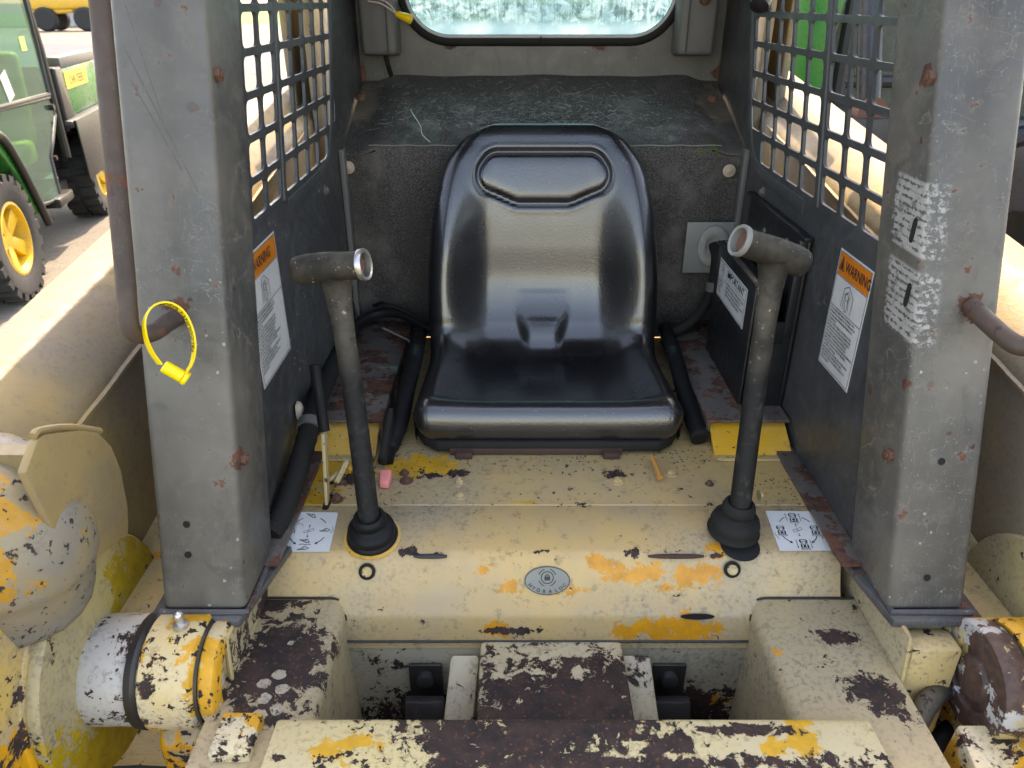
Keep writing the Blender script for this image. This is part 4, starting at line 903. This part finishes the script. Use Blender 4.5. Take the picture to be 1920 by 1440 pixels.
# ------------------------------------------------------------------ stickers
WT = """THE OWNER IS RESPONSIBLE FOR MAKING THIS
INFORMATION AVAILABLE TO THE OPERATOR ON
THE SAFE USE AND PROPER MAINTENANCE OF
THIS MACHINE.
DO NOT START, OPERATE, OR WORK ON THIS
MACHINE UNTIL YOU READ AND UNDERSTAND
THE CONTENTS OF THE OPERATOR'S MANUAL.
IF YOU NEED QUESTIONS ON OPERATION,
ADJUSTMENT, OR MAINTENANCE OF THIS
MACHINE OR DO NOT HAVE AN OPERATOR'S MANUAL
OR DECALS, OR DECALS ARE NOT READABLE,
CONTACT YOUR DEALER.
KEEP CHILDREN, BYSTANDERS AND OTHERS AWAY.
NEED INSTRUCTION BEFORE YOU START.
FAILURE TO HEED COULD RESULT IN DEATH OR
SERIOUS INJURY."""
def sticker(fr, w, h, kind, parent, nm='warning_label', label=None):
    d = P(nm, xf(slab2([(0,0),(w,0),(w,h),(0,h)], .0006), fr), M_white if kind != 'y' else M_yellab, parent, label=label)
    ink, z = [], .0011
    if kind == 'w':
        P('label_header', xf(at2(slab2([(.004,h-.036),(w-.004,h-.036),(w-.004,h-.004),(.004,h-.004)], .0004), 0, 0, .0005), fr), M_orangelab, d)
        ink.append(at2(text_shape('WARNING', .0215, 'LEFT', .025, .80), .0265, h-.027))
        ink.append(at2(join(stroke([(.007,h-.028),(.024,h-.028),(.0155,h-.009)], .0016, True), poly([(.0105,h-.0265),(.0205,h-.0265),(.0155,h-.0125)])), 0, 0))
        ink.append(stroke([(.003,.003),(w-.003,.003),(w-.003,h-.003),(.003,h-.003)], .0009, True)); ink.append(stroke([(.003,h-.037),(w-.003,h-.037)], .0009)); ink.append(stroke([(.003,h-.083),(w-.003,h-.083)], .0009))
        cx, cy = w*.47, h-.060
        ink += [stroke([(cx-.016,cy-.016),(cx-.013,cy+.012),(cx,cy+.018),(cx+.018,cy+.006),(cx+.017,cy-.018)], .001), stroke([(cx-.010,cy-.018),(cx-.008,cy+.006),(cx+.002,cy+.011),(cx+.010,cy+.001)], .0009), stroke([(cx-.006,cy-.005),(cx-.002,cy-.019),(cx+.004,cy-.018),(cx+.003,cy+.004)], .001), stroke([(cx+.003,cy+.004),(cx+.009,cy-.014)], .0009), stroke(arc(cx-.002,cy+.002,.005,0,300), .0009)]
        ink.append(at2(text_shape(WT, .0049, 'LEFT', .012, .78, 1.08), .0065, h-.089))
    elif kind == 'i':
        ink.append(stroke([(.003,.003),(w-.003,.003),(w-.003,h-.003),(.003,h-.003)], .0009, True)); ink.append(stroke([(w*.3,.003),(w*.3,h-.003)], .0008)); ink.append(stroke([(w*.3,h-.024),(w-.003,h-.024)], .0008)); ink.append(stroke([(.003,h*.55),(w*.3,h*.55)], .0008))
        ink.append(at2(text_shape('IMPORTANT', .0195, 'LEFT', .015, .98), w*.325, h-.0195))
        ink.append(at2(text_shape('FASTEN OPERATOR RESTRAINT AND\nSEAT BELT BEFORE OPERATING.\nREAD THE OPERATOR MANUAL AND\nKEEP IT WITH THIS MACHINE.', .0058, 'LEFT', .012, 1.15, 1.25), w*.33, h-.033))
        ink.append(at2(text_shape('READ MANUAL\nBEFORE USE\nKEEP IN\nTHIS BOX', .0056, 'LEFT', .01, .9, 1.2), .007, h*.55-.009))
        ink.append(stroke(arc(w*.15, h*.77, .010, 0, 360, 14), .001)); ink.append(stroke([(w*.15-.004,h*.77-.005),(w*.15+.002,h*.77+.006),(w*.15+.005,h*.77-.004)], .001))
    else:
        ink.append(stroke([(.003,.003),(w-.003,.003),(w-.003,h-.003),(.003,h-.003)], .0008, True)); ink.append(stroke([(.003,h-.018),(w-.003,h-.018)], .0008))
        ink.append(at2(text_shape('NOTICE', .012, 'LEFT', .015, .9), .007, h-.0145)); ink.append(at2(text_shape('DO NOT OPERATE\nWITHOUT SCREEN\nSIDE GUARDS IN\nPLACE ON CAB', .006, 'LEFT', .012, .85, 1.2), .007, h-.027))
    P('label_print', xf(at2(join(*ink), 0, 0, z), fr), M_ink, d, smooth=0)
    return d
walls = [o for o in ROOT.children if o.name.startswith('side_wall')]
sticker(frame((WR-.0005, 1.049, 1.103), (0,-1,0), (0,0,1)), .110, .179, 'w', walls[1], label='orange headed warning label on the right wall')
sticker(frame((WL+.0005, .928, 1.114), (0,1,0), (0,0,1)), .140, .187, 'w', walls[0], label='orange headed warning label on the left wall')
sticker(frame((WR-.0005, .872, 1.132), (0,-1,0), (0,0,1)), .07, .078, 'n', walls[1], 'notice_label'); sticker(frame((WR-.0005, .892, 1.214), (0,-1,0), (0,0,1)), .08, .05, 'y', walls[1], 'notice_label')
sticker(frame((.3975, 1.372, 1.094), (0,-1,0), (0,0,1)), .182, .072, 'i', mh, 'manual_label', label='white manual label on the black holder')

# ------------------------------------------------------------------ loader arms, both sides
def arm(sx):
    X = lambda r: XC + sx * r
    top = lambda y: 1.115 + .135 * y + (0 if sx > 0 else -.005)
    ys = [.60, .8, 1.1, 1.5, 2.0, 2.45]
    V, Fc = [], []
    for y in ys:
        z = top(y)
        for r, dz in ((.585,-.30),(.585,-.070),(.594,-.052),(.655,-.004),(.666,0),(.716,0),(.722,-.008),(.722,-.30)): V.append(Vector((X(r), y, z + dz)))
    for i in range(len(ys) - 1):
        for k in range(8): a, b = i*8 + k, i*8 + (k+1) % 8; Fc.append((a, b, b+8, a+8))
    Fc += [tuple(range(8)), tuple(range(len(V)-8, len(V)))]
    am = P('lift_arm', (V, Fc), M_arm, smooth=50, label='faded cream lift arm on the %s' % ('left' if sx < 0 else 'right'))
    P('weld_seam', tube([(X(.5835 + .001*math.sin(k*1.7)), .62 + k*.035, top(.62 + k*.035) - .068) for k in range(40)], .0042, 6), M_arm, am)
    # rear upright and link
    P('rear_upright', join(box(*sorted((X(.56), X(.585))), 2.05, 2.40, .7, 1.95, .006), box(*sorted((X(.62), X(.64))), 2.05, 2.40, .7, 1.95, .006), box(*sorted((X(.56), X(.64))), 2.38, 2.41, .7, 1.95, .004)), M_arm, am)
    # knee: the arm turns down in front of the post
    P('arm_knee', prism([(.80,1.205),(.60,1.182),(.50,1.13),(.40,.98),(.33,.78),(.31,.50),(.45,.50),(.60,.62),(.70,.80),(.80,.935)], 'x', *sorted((X(.668), X(.722))), .012, 3), M_armfront, am, smooth=50)
    P('knee_web', prism([(.72,1.12),(.60,1.10),(.52,1.05),(.42,.92),(.35,.74),(.33,.50),(.45,.50),(.60,.62),(.70,.80),(.72,.90)], 'x', *sorted((X(.590), X(.668))), .012, 3), M_armfront, am, smooth=50)
    dx = -.520 if sx < 0 else .655
    # lower end of the arm: round gusset plate and pin boss
    dc = P('gusset_disc', lathe([(.147,-.016),(.150,-.012),(.150,.006),(.147,.010)], (dx, .69, .86), (-sx,0,0), 48), M_disc, am, smooth=40)
    P('gusset_weld', tube([(dx + sx*.010, .69 + .152*math.cos(2*math.pi*k/40), .86 + .152*math.sin(2*math.pi*k/40)) for k in range(40)], .008, 8, closed=True), M_armfront, dc, smooth=60)
    c = Vector((dx, .672, .852 if sx < 0 else .848)); axv = (-sx, 0, 0)
    if sx < 0:
        P('boss_sleeve', lathe([(.066,.0),(.067,.004),(.067,.060),(.064,.066)], c, axv, 36), M_boss_s, am, smooth=40)
        P('grease_seal', lathe([(.062,.062),(.070,.066),(.071,.074),(.066,.080)], c, axv, 36), M_grease, am, smooth=40)
        P('pin_boss', lathe([(.068,.080),(.0715,.083),(.0715,.143),(.066,.147),(.060,.149),(.060,.153)], c, axv, 36), M_boss, am, smooth=40)
        e = P('pin_end', lathe([(.063,.150),(.066,.154),(.066,.168),(.062,.171),(.046,.172),(.044,.164),(.030,.163),(.001,.163)], c, axv, 36), M_boss, am, smooth=40)
        P('retaining_ring', lathe([(.0675,.147),(.0675,.1505)], c, axv, 36), M_grease, e, smooth=40)
        g0 = c + Vector((.118, 0, .0715)); 
        P('grease_fitting', lathe([(.009,0),(.009,.005),(.0055,.006),(.005,.013),(.0065,.016),(.0055,.021),(.003,.023)], g0, (0,0,1), 12), M_steel, am, smooth=50)
        P('lower_bracket', join(prism([(.60,.70),(.735,.70),(.74,.80),(.70,.835),(.64,.835),(.60,.80)], 'x', -.43, -.345, .012, 3)), M_armfront, am)
        P('pin_lock_tab', hexa([(-.385,.60,.76),(-.335,.60,.77),(-.335,.67,.77),(-.385,.67,.76),(-.375,.61,.80),(-.340,.615,.812),(-.340,.66,.815),(-.375,.66,.80)], .010, 3), M_boss, am)
        P('stop_block', join(box(-.337,-.290,.545,.60,.80,.862,.004)), M_boss, am)
        P('arm_bracket', prism([(.60,1.195),(.630,1.214),(.645,1.212),(.70,1.184),(.728,1.164),(.744,1.135),(.749,1.10),(.742,1.05),(.728,1.02),(.62,1.05)], 'x', -.478, -.468, .003), M_arm, am)
        P('arm_casting', tube(crom([onX(-90,985,-.70), onX(-15,990,-.65), onX(60,1000,-.62), onX(110,1060,-.612), onX(130,1150,-.61)], 7), [.066]*7+[.070]*8+[.068]*7+[.064]*7, 18), M_armfront, am, smooth=60)
        P('knee_rim', tube(crom([(-.66,.56,1.14), onX(-45,955,-.575), onX(5,1000,-.545), onX(22,1045,-.545), onX(28,1110,-.565), onX(30,1190,-.60)], 7), [.030,.055,.068,.075,.079,.082,.084]+[.085]*14+[.080]*7+[.066]*8, 22), M_cast, am, smooth=60)
        P('bracket_edge', tube(crom([(-.473,.632,1.217),(-.473,.645,1.216),(-.473,.69,1.193),(-.473,.737,1.160)], 5), .004, 8), M_arm, am)
        P('bracket_spacer', join(box(-.53,-.478,.64,.66,1.12,1.19), box(-.53,-.478,.69,.71,1.05,1.13)), M_arm, am)
    else:
        c2 = Vector((.640, .645, .866))
        P('boss_sleeve', lathe([(.070,.0),(.071,.004),(.071,.042),(.068,.046)], c2, axv, 36), M_boss, am, smooth=40)
        P('rubber_seal', lathe([(.060,.046),(.066,.048),(.066,.052)], c2, axv, 36), M_grease, am, smooth=40)
        e = P('pin_end', lathe([(.068,.053),(.070,.056),(.070,.078),(.067,.082),(.040,.083),(.038,.078),(.030,.078),(.026,.083),(.015,.084),(.001,.084)], c2, axv, 36), M_pinend, am, smooth=40)
        P('lower_bracket', prism([(.56,.66),(.74,.66),(.74,.79),(.66,.80),(.56,.775)], 'x', .575, .74, .012, 3), M_boss, am)
        P('stop_block', hexa([(.52,.52,.78),(.60,.52,.78),(.60,.60,.78),(.52,.60,.78),(.515,.525,.835),(.60,.525,.835),(.60,.60,.84),(.525,.60,.84)], .004), M_boss, am)
        P('lock_tab', hexa([(.575,.58,.80),(.60,.58,.80),(.60,.66,.80),(.575,.66,.80),(.572,.59,.845),(.592,.59,.85),(.592,.65,.84),(.572,.65,.835)], .008, 3), M_boss, am)
        P('hydraulic_hose', tube(crom([(.66,.73,.80), onY(1800,1296,.70), onY(1772,1292,.674), onY(1742,1314,.648), onY(1717,1360,.630), onY(1700,1410,.612), onY(1690,1480,.59)], 8), .0135, 14), M_hosemud, am, smooth=60)
        P('hydraulic_hose', tube(crom([(.65,.73,.76), onY(1800,1350,.69), onY(1772,1375,.66), onY(1745,1420,.64), onY(1730,1500,.61)], 8), .012, 14), M_black, am, smooth=60)
M_boss_s = paint('bare_sleeve_steel', (.38,.37,.36), (.45,.40,.32), chip=.585, chipscale=17, grime=.6, orange=.60, light=(.46,.45,.44), rough=.36, spots=.02)
M_hosemud = paint('muddy_hose_rubber', (.035,.03,.026), (.07,.058,.045), chip=.57, chipscale=22, grime=.8, light=(.20,.155,.09), rough=.6)
def _pinend():
    g = G('rusty_pin_end'); n = g.noise(24, 6, .7); k = g.noise(90, 5, .6)
    col = g.mix(g.sm(k, .35, .65), (.045,.025,.02), (.085,.045,.035)); col = g.mix(g.sm(n, .55, .58), col, (.40,.39,.38)); col = g.mix(g.sm(g.noise(17, 7, .7, .5), .56, .58), col, (.48,.36,.15))
    return g.done(col, .6, 0, g.bump(k, .4, .001))
M_pinend = _pinend()
arm(-1); arm(1)
# engine cover behind the cab
P('engine_cover', join(box(XC-.40, XC+.40, 1.95, 2.75, .86, 1.38, .04, 3)), M_arm)

# ------------------------------------------------------------------ yellow security tag hanging on the left handrail
TAGSIDE = 1
tag = thing('security_tag', 'yellow plastic loop tag hanging on the left handrail', 'tag', (-.388, .765, 1.26))
lp = [onY(300,683,.742), onY(284,660,.740), onY(273,632,.738), onY(271,600,.742), onY(285,576,.752), onY(312,569,.762), onY(340,583,.762), onY(357,612,.758), onY(364,645,.752), onY(360,678,.748), onY(346,702,.745)]
cl = crom(lp, 6); wv = Vector((.60, -.55, .50)).normalized()
def ribbon(path, w, t):
    V, Fc = [], []
    for i, p in enumerate(path):
        a, b = path[max(0,i-1)], path[min(len(path)-1,i+1)]; T = (b-a).normalized(); B = (wv - T*wv.dot(T)).normalized(); N = T.cross(B)
        V += [p + B*w + N*t, p - B*w + N*t, p - B*w - N*t, p + B*w - N*t]
    for i in range(len(path)-1):
        for k in range(4): Fc.append((i*4+k, i*4+(k+1)%4, i*4+4+(k+1)%4, i*4+4+k))
    Fc += [(3,2,1,0), tuple(range(len(V)-4, len(V)))]
    return V, Fc
mk('loop_strap', ribbon(cl, .0048, .0009), M_tag, tag, smooth=40)
a, b = onY(306,686,.742), onY(352,712,.744)
mk('lock_barrel', join(lathe([(.0055,0),(.0072,.001),(.0072,(b-a).length*.78),(.0055,(b-a).length*.8)], a, b-a, 16), lathe([(.0045,(b-a).length*.78),(.0078,(b-a).length*.82),(.0082,(b-a).length*.95),(.0068,(b-a).length)], a, b-a, 16)), M_tag, tag, smooth=40)
ts = text_shape('TRI-COUNTY EQUIP', .0098, 'LEFT', .012, .85)
L_ = [0]
for p, q in zip(cl[:-1], cl[1:]): L_.append(L_[-1] + (q-p).length)
def on_loop(x, y, s0, side):
    s = s0 - x
    i = max(j for j in range(len(L_)-1) if L_[j] <= max(0, s)); f = (s - L_[i]) / (L_[i+1]-L_[i]); T = (cl[i+1]-cl[i]).normalized(); B = (wv - T*wv.dot(T)).normalized(); N = T.cross(B)
    return cl[i].lerp(cl[i+1], f) + B * (-y + .0034) * side[0] + N * .0013 * side[1]
for sgn in (1, -1):
    V = [on_loop(v.x, v.y, L_[-1] - .028, (1, sgn)) for v in ts[0]]
    if sgn == TAGSIDE: mk('tag_lettering', (V, ts[1]), M_ink, tag, smooth=0)

# ------------------------------------------------------------------ green utility vehicle parked on the left
UT = thing('utility_vehicle', 'green utility vehicle with tinted glass door and yellow rims, parked at left', 'utility vehicle', (-3.66, 4.11, 0), R(13.8), local=True)
def U(name, s, mat, parent=None, **k): return mk(name, s, mat, parent or UT, **k)
def tyre(r, w, rin, o, ax, lugs, mat, nm='wheel', parent=None, rimmat=None):
    s = lathe([(rin,-w*.42),(rin*1.15,-w*.5),(r*.93,-w*.5),(r*.985,-w*.36),(r*.99,0),(r*.985,w*.36),(r*.93,w*.5),(rin*1.15,w*.5),(rin,w*.42)], o, ax, 40, cap0=False, cap1=False)
    L = []; A = Vector(ax).normalized(); Bv = Vector((0,0,1)); Cv = A.cross(Bv); o = Vector(o)
    for k in range(lugs):
        a = 2*math.pi*k/lugs
        for sg in (-1, 1):
            a2 = a + (math.pi/lugs if sg > 0 else 0); rad = Bv*math.cos(a2) + Cv*math.sin(a2); tan = A.cross(rad)
            m = Matrix(((A.x, tan.x, rad.x, 0),(A.y, tan.y, rad.y, 0),(A.z, tan.z, rad.z, 0),(0,0,0,1))); m.translation = o + rad*r*.985
            L.append(xf(box(*sorted((sg*w*.06, sg*w*.50)), -.028*r/.35, .028*r/.35, -.03, .022), m))
    t = U(nm, join(s, *L), mat, parent, smooth=35) if parent is UT else mk(nm, join(s, *L), mat, parent, smooth=35)
    return t
def rim(rin, o, ax, parent, mat, f):
    A = Vector(ax).normalized(); o = Vector(o)
    r_ = f('rim', join(lathe([(rin*1.03,-.02),(rin*1.05,.075),(rin*.97,.078),(rin*.9,.02),(rin*.86,-.01),(rin*.3,-.012),(rin*.27,.03),(rin*.1,.035)], o, A, 36, cap0=False)), mat, parent, smooth=35)
    Bv = Vector((0,0,1)); Cv = A.cross(Bv); S = []
    for k in range(5):
        a = 2*math.pi*(k+.3)/5; rad = Bv*math.cos(a) + Cv*math.sin(a); tan = A.cross(rad)
        m = Matrix(((A.x, tan.x, rad.x, 0),(A.y, tan.y, rad.y, 0),(A.z, tan.z, rad.z, 0),(0,0,0,1))); m.translation = o
        f('spoke', xf(hexa([(0,-.035,rin*.15),(.03,-.035,rin*.15),(.03,.035,rin*.15),(0,.035,rin*.15),(0,-.05,rin*.93),(.05,-.05,rin*.93),(.05,.05,rin*.93),(0,.05,rin*.93)], .006), m), mat, r_)
    for k in range(5):
        a = 2*math.pi*(k+.8)/5; S.append(bolt(o + A*.0 + (Bv*math.cos(a)+Cv*math.sin(a))*rin*.42, A, .014, .03))
    f('lug_nut', join(*S[:1]), M_darkmetal, r_)
for y in (0, 2.09):
    for sx in (1, -1):
        t = tyre(.35, .25, .205, (sx*.66, y, .35), (sx,0,0), 22, M_tyre, 'wheel', UT)
        rim(.205, (sx*.70, y, .35), (sx,0,0), t, M_rim, lambda n,s,m,p,**k: U(n, s, m, p, **k))
U('floor_pan', join(box(-.66,.66,.35,1.55,.30,.40,.02), box(-.45,.45,-.5,2.7,.36,.52,.02), box(-.6,.6,1.5,2.75,.45,.74,.02)), M_blackplastic)
U('hood', hexa([(-.62,-.62,.60),(.62,-.62,.60),(.66,.24,.60),(-.66,.24,.60),(-.50,-.58,.86),(.50,-.58,.86),(.60,.24,1.0),(-.60,.24,1.0)], .05, 4), M_green, smooth=40)
def fender(sx):
    pts = [(-.44,.50),(-.42,.66),(-.25,.80),(0,.86),(.25,.80),(.42,.62),(.55,.36),(.62,.36),(.50,.70),(.30,.90),(0,.95),(-.32,.88),(-.50,.70),(-.50,.50)]
    return prism(pts, 'x', *sorted((sx*.46, sx*.735)), .012, 2)
for sx in (1, -1):
    U('fender', fender(sx), M_green, smooth=40)
    U('fender_guard', tube(crom([(sx*.75,-.46,.50),(sx*.755,-.36,.80),(sx*.755,-.05,.93),(sx*.755,.24,.90),(sx*.755,.40,.72),(sx*.755,.52,.50),(sx*.755,.63,.28)], 6), .026, 12), M_blackplastic, smooth=60)
    x = sx*.715
    # door: lower and upper panes in a black edge
    lower = [(.42,.42),(1.08,.34),(1.12,.36),(1.13,.62),(1.26,.70),(1.47,.86),(1.44,.98),(.28,1.02)]
    upper = [(.28,1.03),(1.45,1.00),(1.47,1.30),(1.47,1.86),(.62,1.86),(.42,1.45)]
    dr = U('door', join(tube([(x,*p) for p in lower], .014, 8, closed=True), tube([(x,*p) for p in upper], .018, 8, closed=True)), M_blackplastic, smooth=60)
    U('lower_pane', prism(lower, 'x', x-.003, x+.003), M_uglass, dr, smooth=0); U('upper_pane', prism(upper, 'x', x-.003, x+.003), M_uglass, dr, smooth=0)
    U('door_hinge', lathe([(.022,-.02),(.022,.02)], (x+sx*.012, 1.40, .92), (sx,0,0), 12), M_blackplastic, dr); U('door_stud', lathe([(.016,-.012),(.016,.016)], (x, 1.22, .60), (sx,0,0), 12), M_rust, dr)
    if sx > 0: U('door_sticker', xf(slab2([(0,0),(.10,0),(.10,.085),(0,.085)], .002), frame((x+.004, 1.14, 1.30), (0,1,0), (0,0,1))), plain('lime_sticker', (.55,.75,.12), .4), dr); U('door_card', xf(slab2([(0,0),(.12,0),(.12,.16),(0,.16)], .002), frame((x+.004, .66, 1.03), (0,1,.3), (0,-.3,1))), M_white, dr)
    U('roof_post', tube([(x-sx*.01,1.53,.55),(x-sx*.01,1.55,1.3),(x-sx*.03,1.53,1.90)], .032, 10), M_blackplastic); U('roof_post', tube([(x-sx*.02,.22,1.0),(x-sx*.03,.36,1.45),(x-sx*.05,.58,1.90)], .030, 10), M_blackplastic)
    U('bed_side', prism([(1.78,.80),(2.85,.80),(2.85,1.14),(1.84,1.14)], 'x', *sorted((sx*.66, sx*.72)), .012), M_green, smooth=40)
    bc = U('bed_corner', prism([(1.62,.72),(1.92,.66),(1.95,.78),(1.84,.84),(1.80,1.16),(1.64,1.16)], 'x', *sorted((sx*.62, sx*.745)), .014, 3), M_blackplastic, smooth=40)
    U('bed_rail', box(*sorted((sx*.64, sx*.735)), 1.84, 2.86, 1.14, 1.22, .012), M_greyplastic); U('step_guard', box(*sorted((sx*.60, sx*.76)), .95, 1.28, .30, .37, .015), M_blackplastic)
    U('wheel_shade_panel', prism([(1.62,.36),(2.55,.36),(2.62,.80),(1.62,.80)], 'x', *sorted((sx*.792, sx*.806)), .006), M_blackplastic)  # black panel added over the rear wheel in place of the shade there
    U('rear_fender', box(*sorted((sx*.50, sx*.79)), 1.60, 2.75, .74, .80, .02), M_blackplastic)
U('windscreen', hexa([(-.60,.22,1.02),(.60,.22,1.02),(.60,.228,1.02),(-.60,.228,1.02),(-.60,.56,1.86),(.60,.56,1.86),(.60,.568,1.86),(-.60,.568,1.86)]), M_uglass, smooth=0)
U('roof', box(-.72,.72,.52,1.62,1.88,1.96,.03,3), M_blackplastic)
U('bed_floor', join(box(-.66,.66,1.80,2.85,.78,.82), box(-.66,.66,1.80,1.84,.82,1.16)), M_greyplastic)
bl_ = U('brand_plate', xf(slab2([(0,0),(.62,0),(.62,.12),(0,.12)], .004), frame((.7215, 1.90, .99), (0,1,0), (0,0,1))), plain('yellow_brand_plate', (.80,.62,.06), .4))
U('brand_lettering', xf(at2(text_shape('JOHN DEERE', .088, 'LEFT', .015, .85), .09, .026, .0048), frame((.7215, 1.90, .99), (0,1,0), (0,0,1))), M_ink, bl_, smooth=0)
for x in (-.32, .32): U('passenger_seat', join(box(x-.26,x+.26,.92,1.36,.55,.72,.05,3), prism([(1.34,.66),(1.48,.66),(1.56,1.28),(1.46,1.28)], 'x', x-.25, x+.25, .04, 3)), M_seatyellow, smooth=40)
U('dashboard', prism([(.25,.60),(.45,.60),(.42,.98),(.28,1.0)], 'x', -.62, .62, .03), M_blackplastic); U('steering_wheel', tube([(-.32+.17*math.cos(2*math.pi*k/24), .66+.07*math.sin(2*math.pi*k/24), 1.02+.15*math.sin(2*math.pi*k/24)) for k in range(24)], .016, 8, closed=True), M_blackplastic)

# ------------------------------------------------------------------ yellow wheel loader and shed far behind on the left
q0 = onZ(112, 58, 0)
WLd = thing('wheel_loader', 'yellow wheel loader parked far off before the grey shed', 'loader', (q0.x, q0.y, 0), R(8), local=True)
def Lo(name, s, mat, parent=None, **k): return mk(name, s, mat, parent or WLd, **k)
Lo('body', join(hexa([(-1.3,-.8,1.05),(2.4,-.8,1.15),(2.4,.8,1.15),(-1.3,.8,1.05),(-1.5,-.75,2.0),(2.6,-.75,1.9),(2.6,.75,1.9),(-1.5,.75,2.0)], .15, 3), hexa([(-1.2,-.7,.8),(1.2,-.7,.95),(1.2,.7,.95),(-1.2,.7,.8),(-1.3,-.7,1.1),(1.3,-.7,1.2),(1.3,.7,1.2),(-1.3,.7,1.1)], .08)), M_backyellow, smooth=40)
cb_ = Lo('cab', box(-.6,.7,-.7,.7,1.95,3.2,.08), M_tglass); Lo('cab_roof', box(-.7,.8,-.8,.8,3.2,3.35,.05), M_backyellow, cb_)
for x in (-.25, 1.9):
    for y in (-.85, .85):
        w = Lo('wheel', lathe([(.28,-.22),(.52,-.24),(.62,-.16),(.63,.16),(.52,.24),(.28,.22)], (x, y, .63), (0,1,0), 24), M_tyre, smooth=40)
        Lo('rim', lathe([(.27,-.2),(.25,0),(.1,.02)], (x, y + math.copysign(.03,y), .63), (0,math.copysign(1,y),0), 16), M_backyellow, w)
shed = thing('storage_shed', 'long grey ribbed metal shed wall in the far background at top left', 'shed', (-38, 57, 0), 0)
mkp = None
for k in range(26):
    x0 = -52 + k * 1.0
    if mkp is None: mkp = mk('cladding_panel', move(join(box(.012,.988,0,.05,.0,6.0), box(.45,.55,-.035,0,.0,6.0), box(-.0,.09,-.05,0,0,6.0)), (x0, 57, 0)), M_shed, shed, smooth=0)
    else: o = bpy.data.objects.new('cladding_panel', mkp.data); SC.collection.objects.link(o); o.parent = shed; o.location = (k * 1.0, 0, 0)
mk('shed_roof', prism([(56.7,6.0),(66,7.6),(66,7.7),(56.7,6.1)], 'x', -52.4, -25.6), M_shed, shed); mk('shed_core', box(-51.9,-26.1,57.06,65,0,6.0), M_shed, shed)

# ------------------------------------------------------------------ green tractor on the right, seen through the grille
TR = thing('parked_tractor', 'green tractor with dark cab glass standing behind the right side grille', 'tractor', (2.7, 4.6, 0), 0)
def T(name, s, mat, parent=None, **k): return mk(name, s, mat, parent or TR, **k)
T('cab_panel', prism([(1.44,1.10),(1.62,1.15),(1.66,1.8),(1.64,2.6),(1.44,2.6),(1.40,1.5)], 'y', 4.15, 4.24, .015), M_green)
T('cab_side', box(1.44,1.50,4.24,5.6,.9,1.5,.02), M_green)
cg = T('cab_frame', join(tube([(1.72,4.2,.9),(1.70,4.2,2.6)], .035, 8), tube([(2.55,4.2,.9),(2.50,4.2,2.6)], .04, 8), tube([(1.7,4.2,1.22),(2.55,4.2,1.22)], .03, 8), tube([(3.3,4.25,.8),(3.25,4.25,2.6)], .04, 8)), M_darkmetal)
T('glass_pane', prism([(1.66,1.0),(3.3,.9),(3.3,2.6),(1.66,2.6)], 'y', 4.21, 4.218), M_tglass, cg, smooth=0)
T('glass_pane', box(1.51,1.516,4.26,5.6,1.5,2.6), M_tglass, cg, smooth=0)
T('cab_roof', box(1.40,3.4,4.1,5.7,2.6,2.75,.05), M_green)
T('engine_body', join(box(1.7,3.0,4.4,6.6,.7,1.0,.04), box(1.9,2.9,5.6,7.2,.9,1.5,.08)), M_darkmetal)
T('driver_seat', join(box(2.1,2.6,4.8,5.3,1.0,1.15,.05), box(2.1,2.6,5.2,5.32,1.1,1.75,.05)), M_blackplastic)
c1, c2_ = onY(1628, 210, 3.7), onY(1640, -220, 3.9)
rm_ = T('hydraulic_ram', tube([c1, c1.lerp(c2_, .55), c1.lerp(c2_, .551), c2_], [.055,.055,.035,.035], 16), M_bluesteel, smooth=60)
T('ram_eye', lathe([(.07,-.05),(.07,.05)], c1, (0,1,0), 18), M_rustpin, rm_); T('ram_bracket', box(c1.x-.09, c1.x+.09, 3.62, 4.2, c1.z-.18, c1.z-.02, .01), M_darkmetal, rm_)
T('lower_linkage', join(tube([(1.8,3.9,.8),(2.8,3.6,1.15)], .05, 10), tube([(2.3,3.7,.4),(2.3,3.9,1.25)], .045, 10), box(1.75,2.9,4.1,4.4,.55,1.05,.03)), M_bluesteel)
for y, r_, w_ in ((4.9, .75, .45), (6.9, .55, .32)):
    for x in (1.55 + .1, 3.35):
        w = T('wheel', lathe([(r_*.5,-w_*.45),(r_*.8,-w_*.5),(r_*.97,-w_*.4),(r_,0),(r_*.97,w_*.4),(r_*.8,w_*.5),(r_*.5,w_*.45)], (x, y, r_), (1,0,0), 32), M_tyre, smooth=40)
        T('rim', lathe([(r_*.5,-.1),(r_*.48,.05),(r_*.15,.08)], (x - .05, y, r_), (-1,0,0), 20), M_rim, w)

for o in bpy.data.objects:
    if '_local' in o: del o['_local']
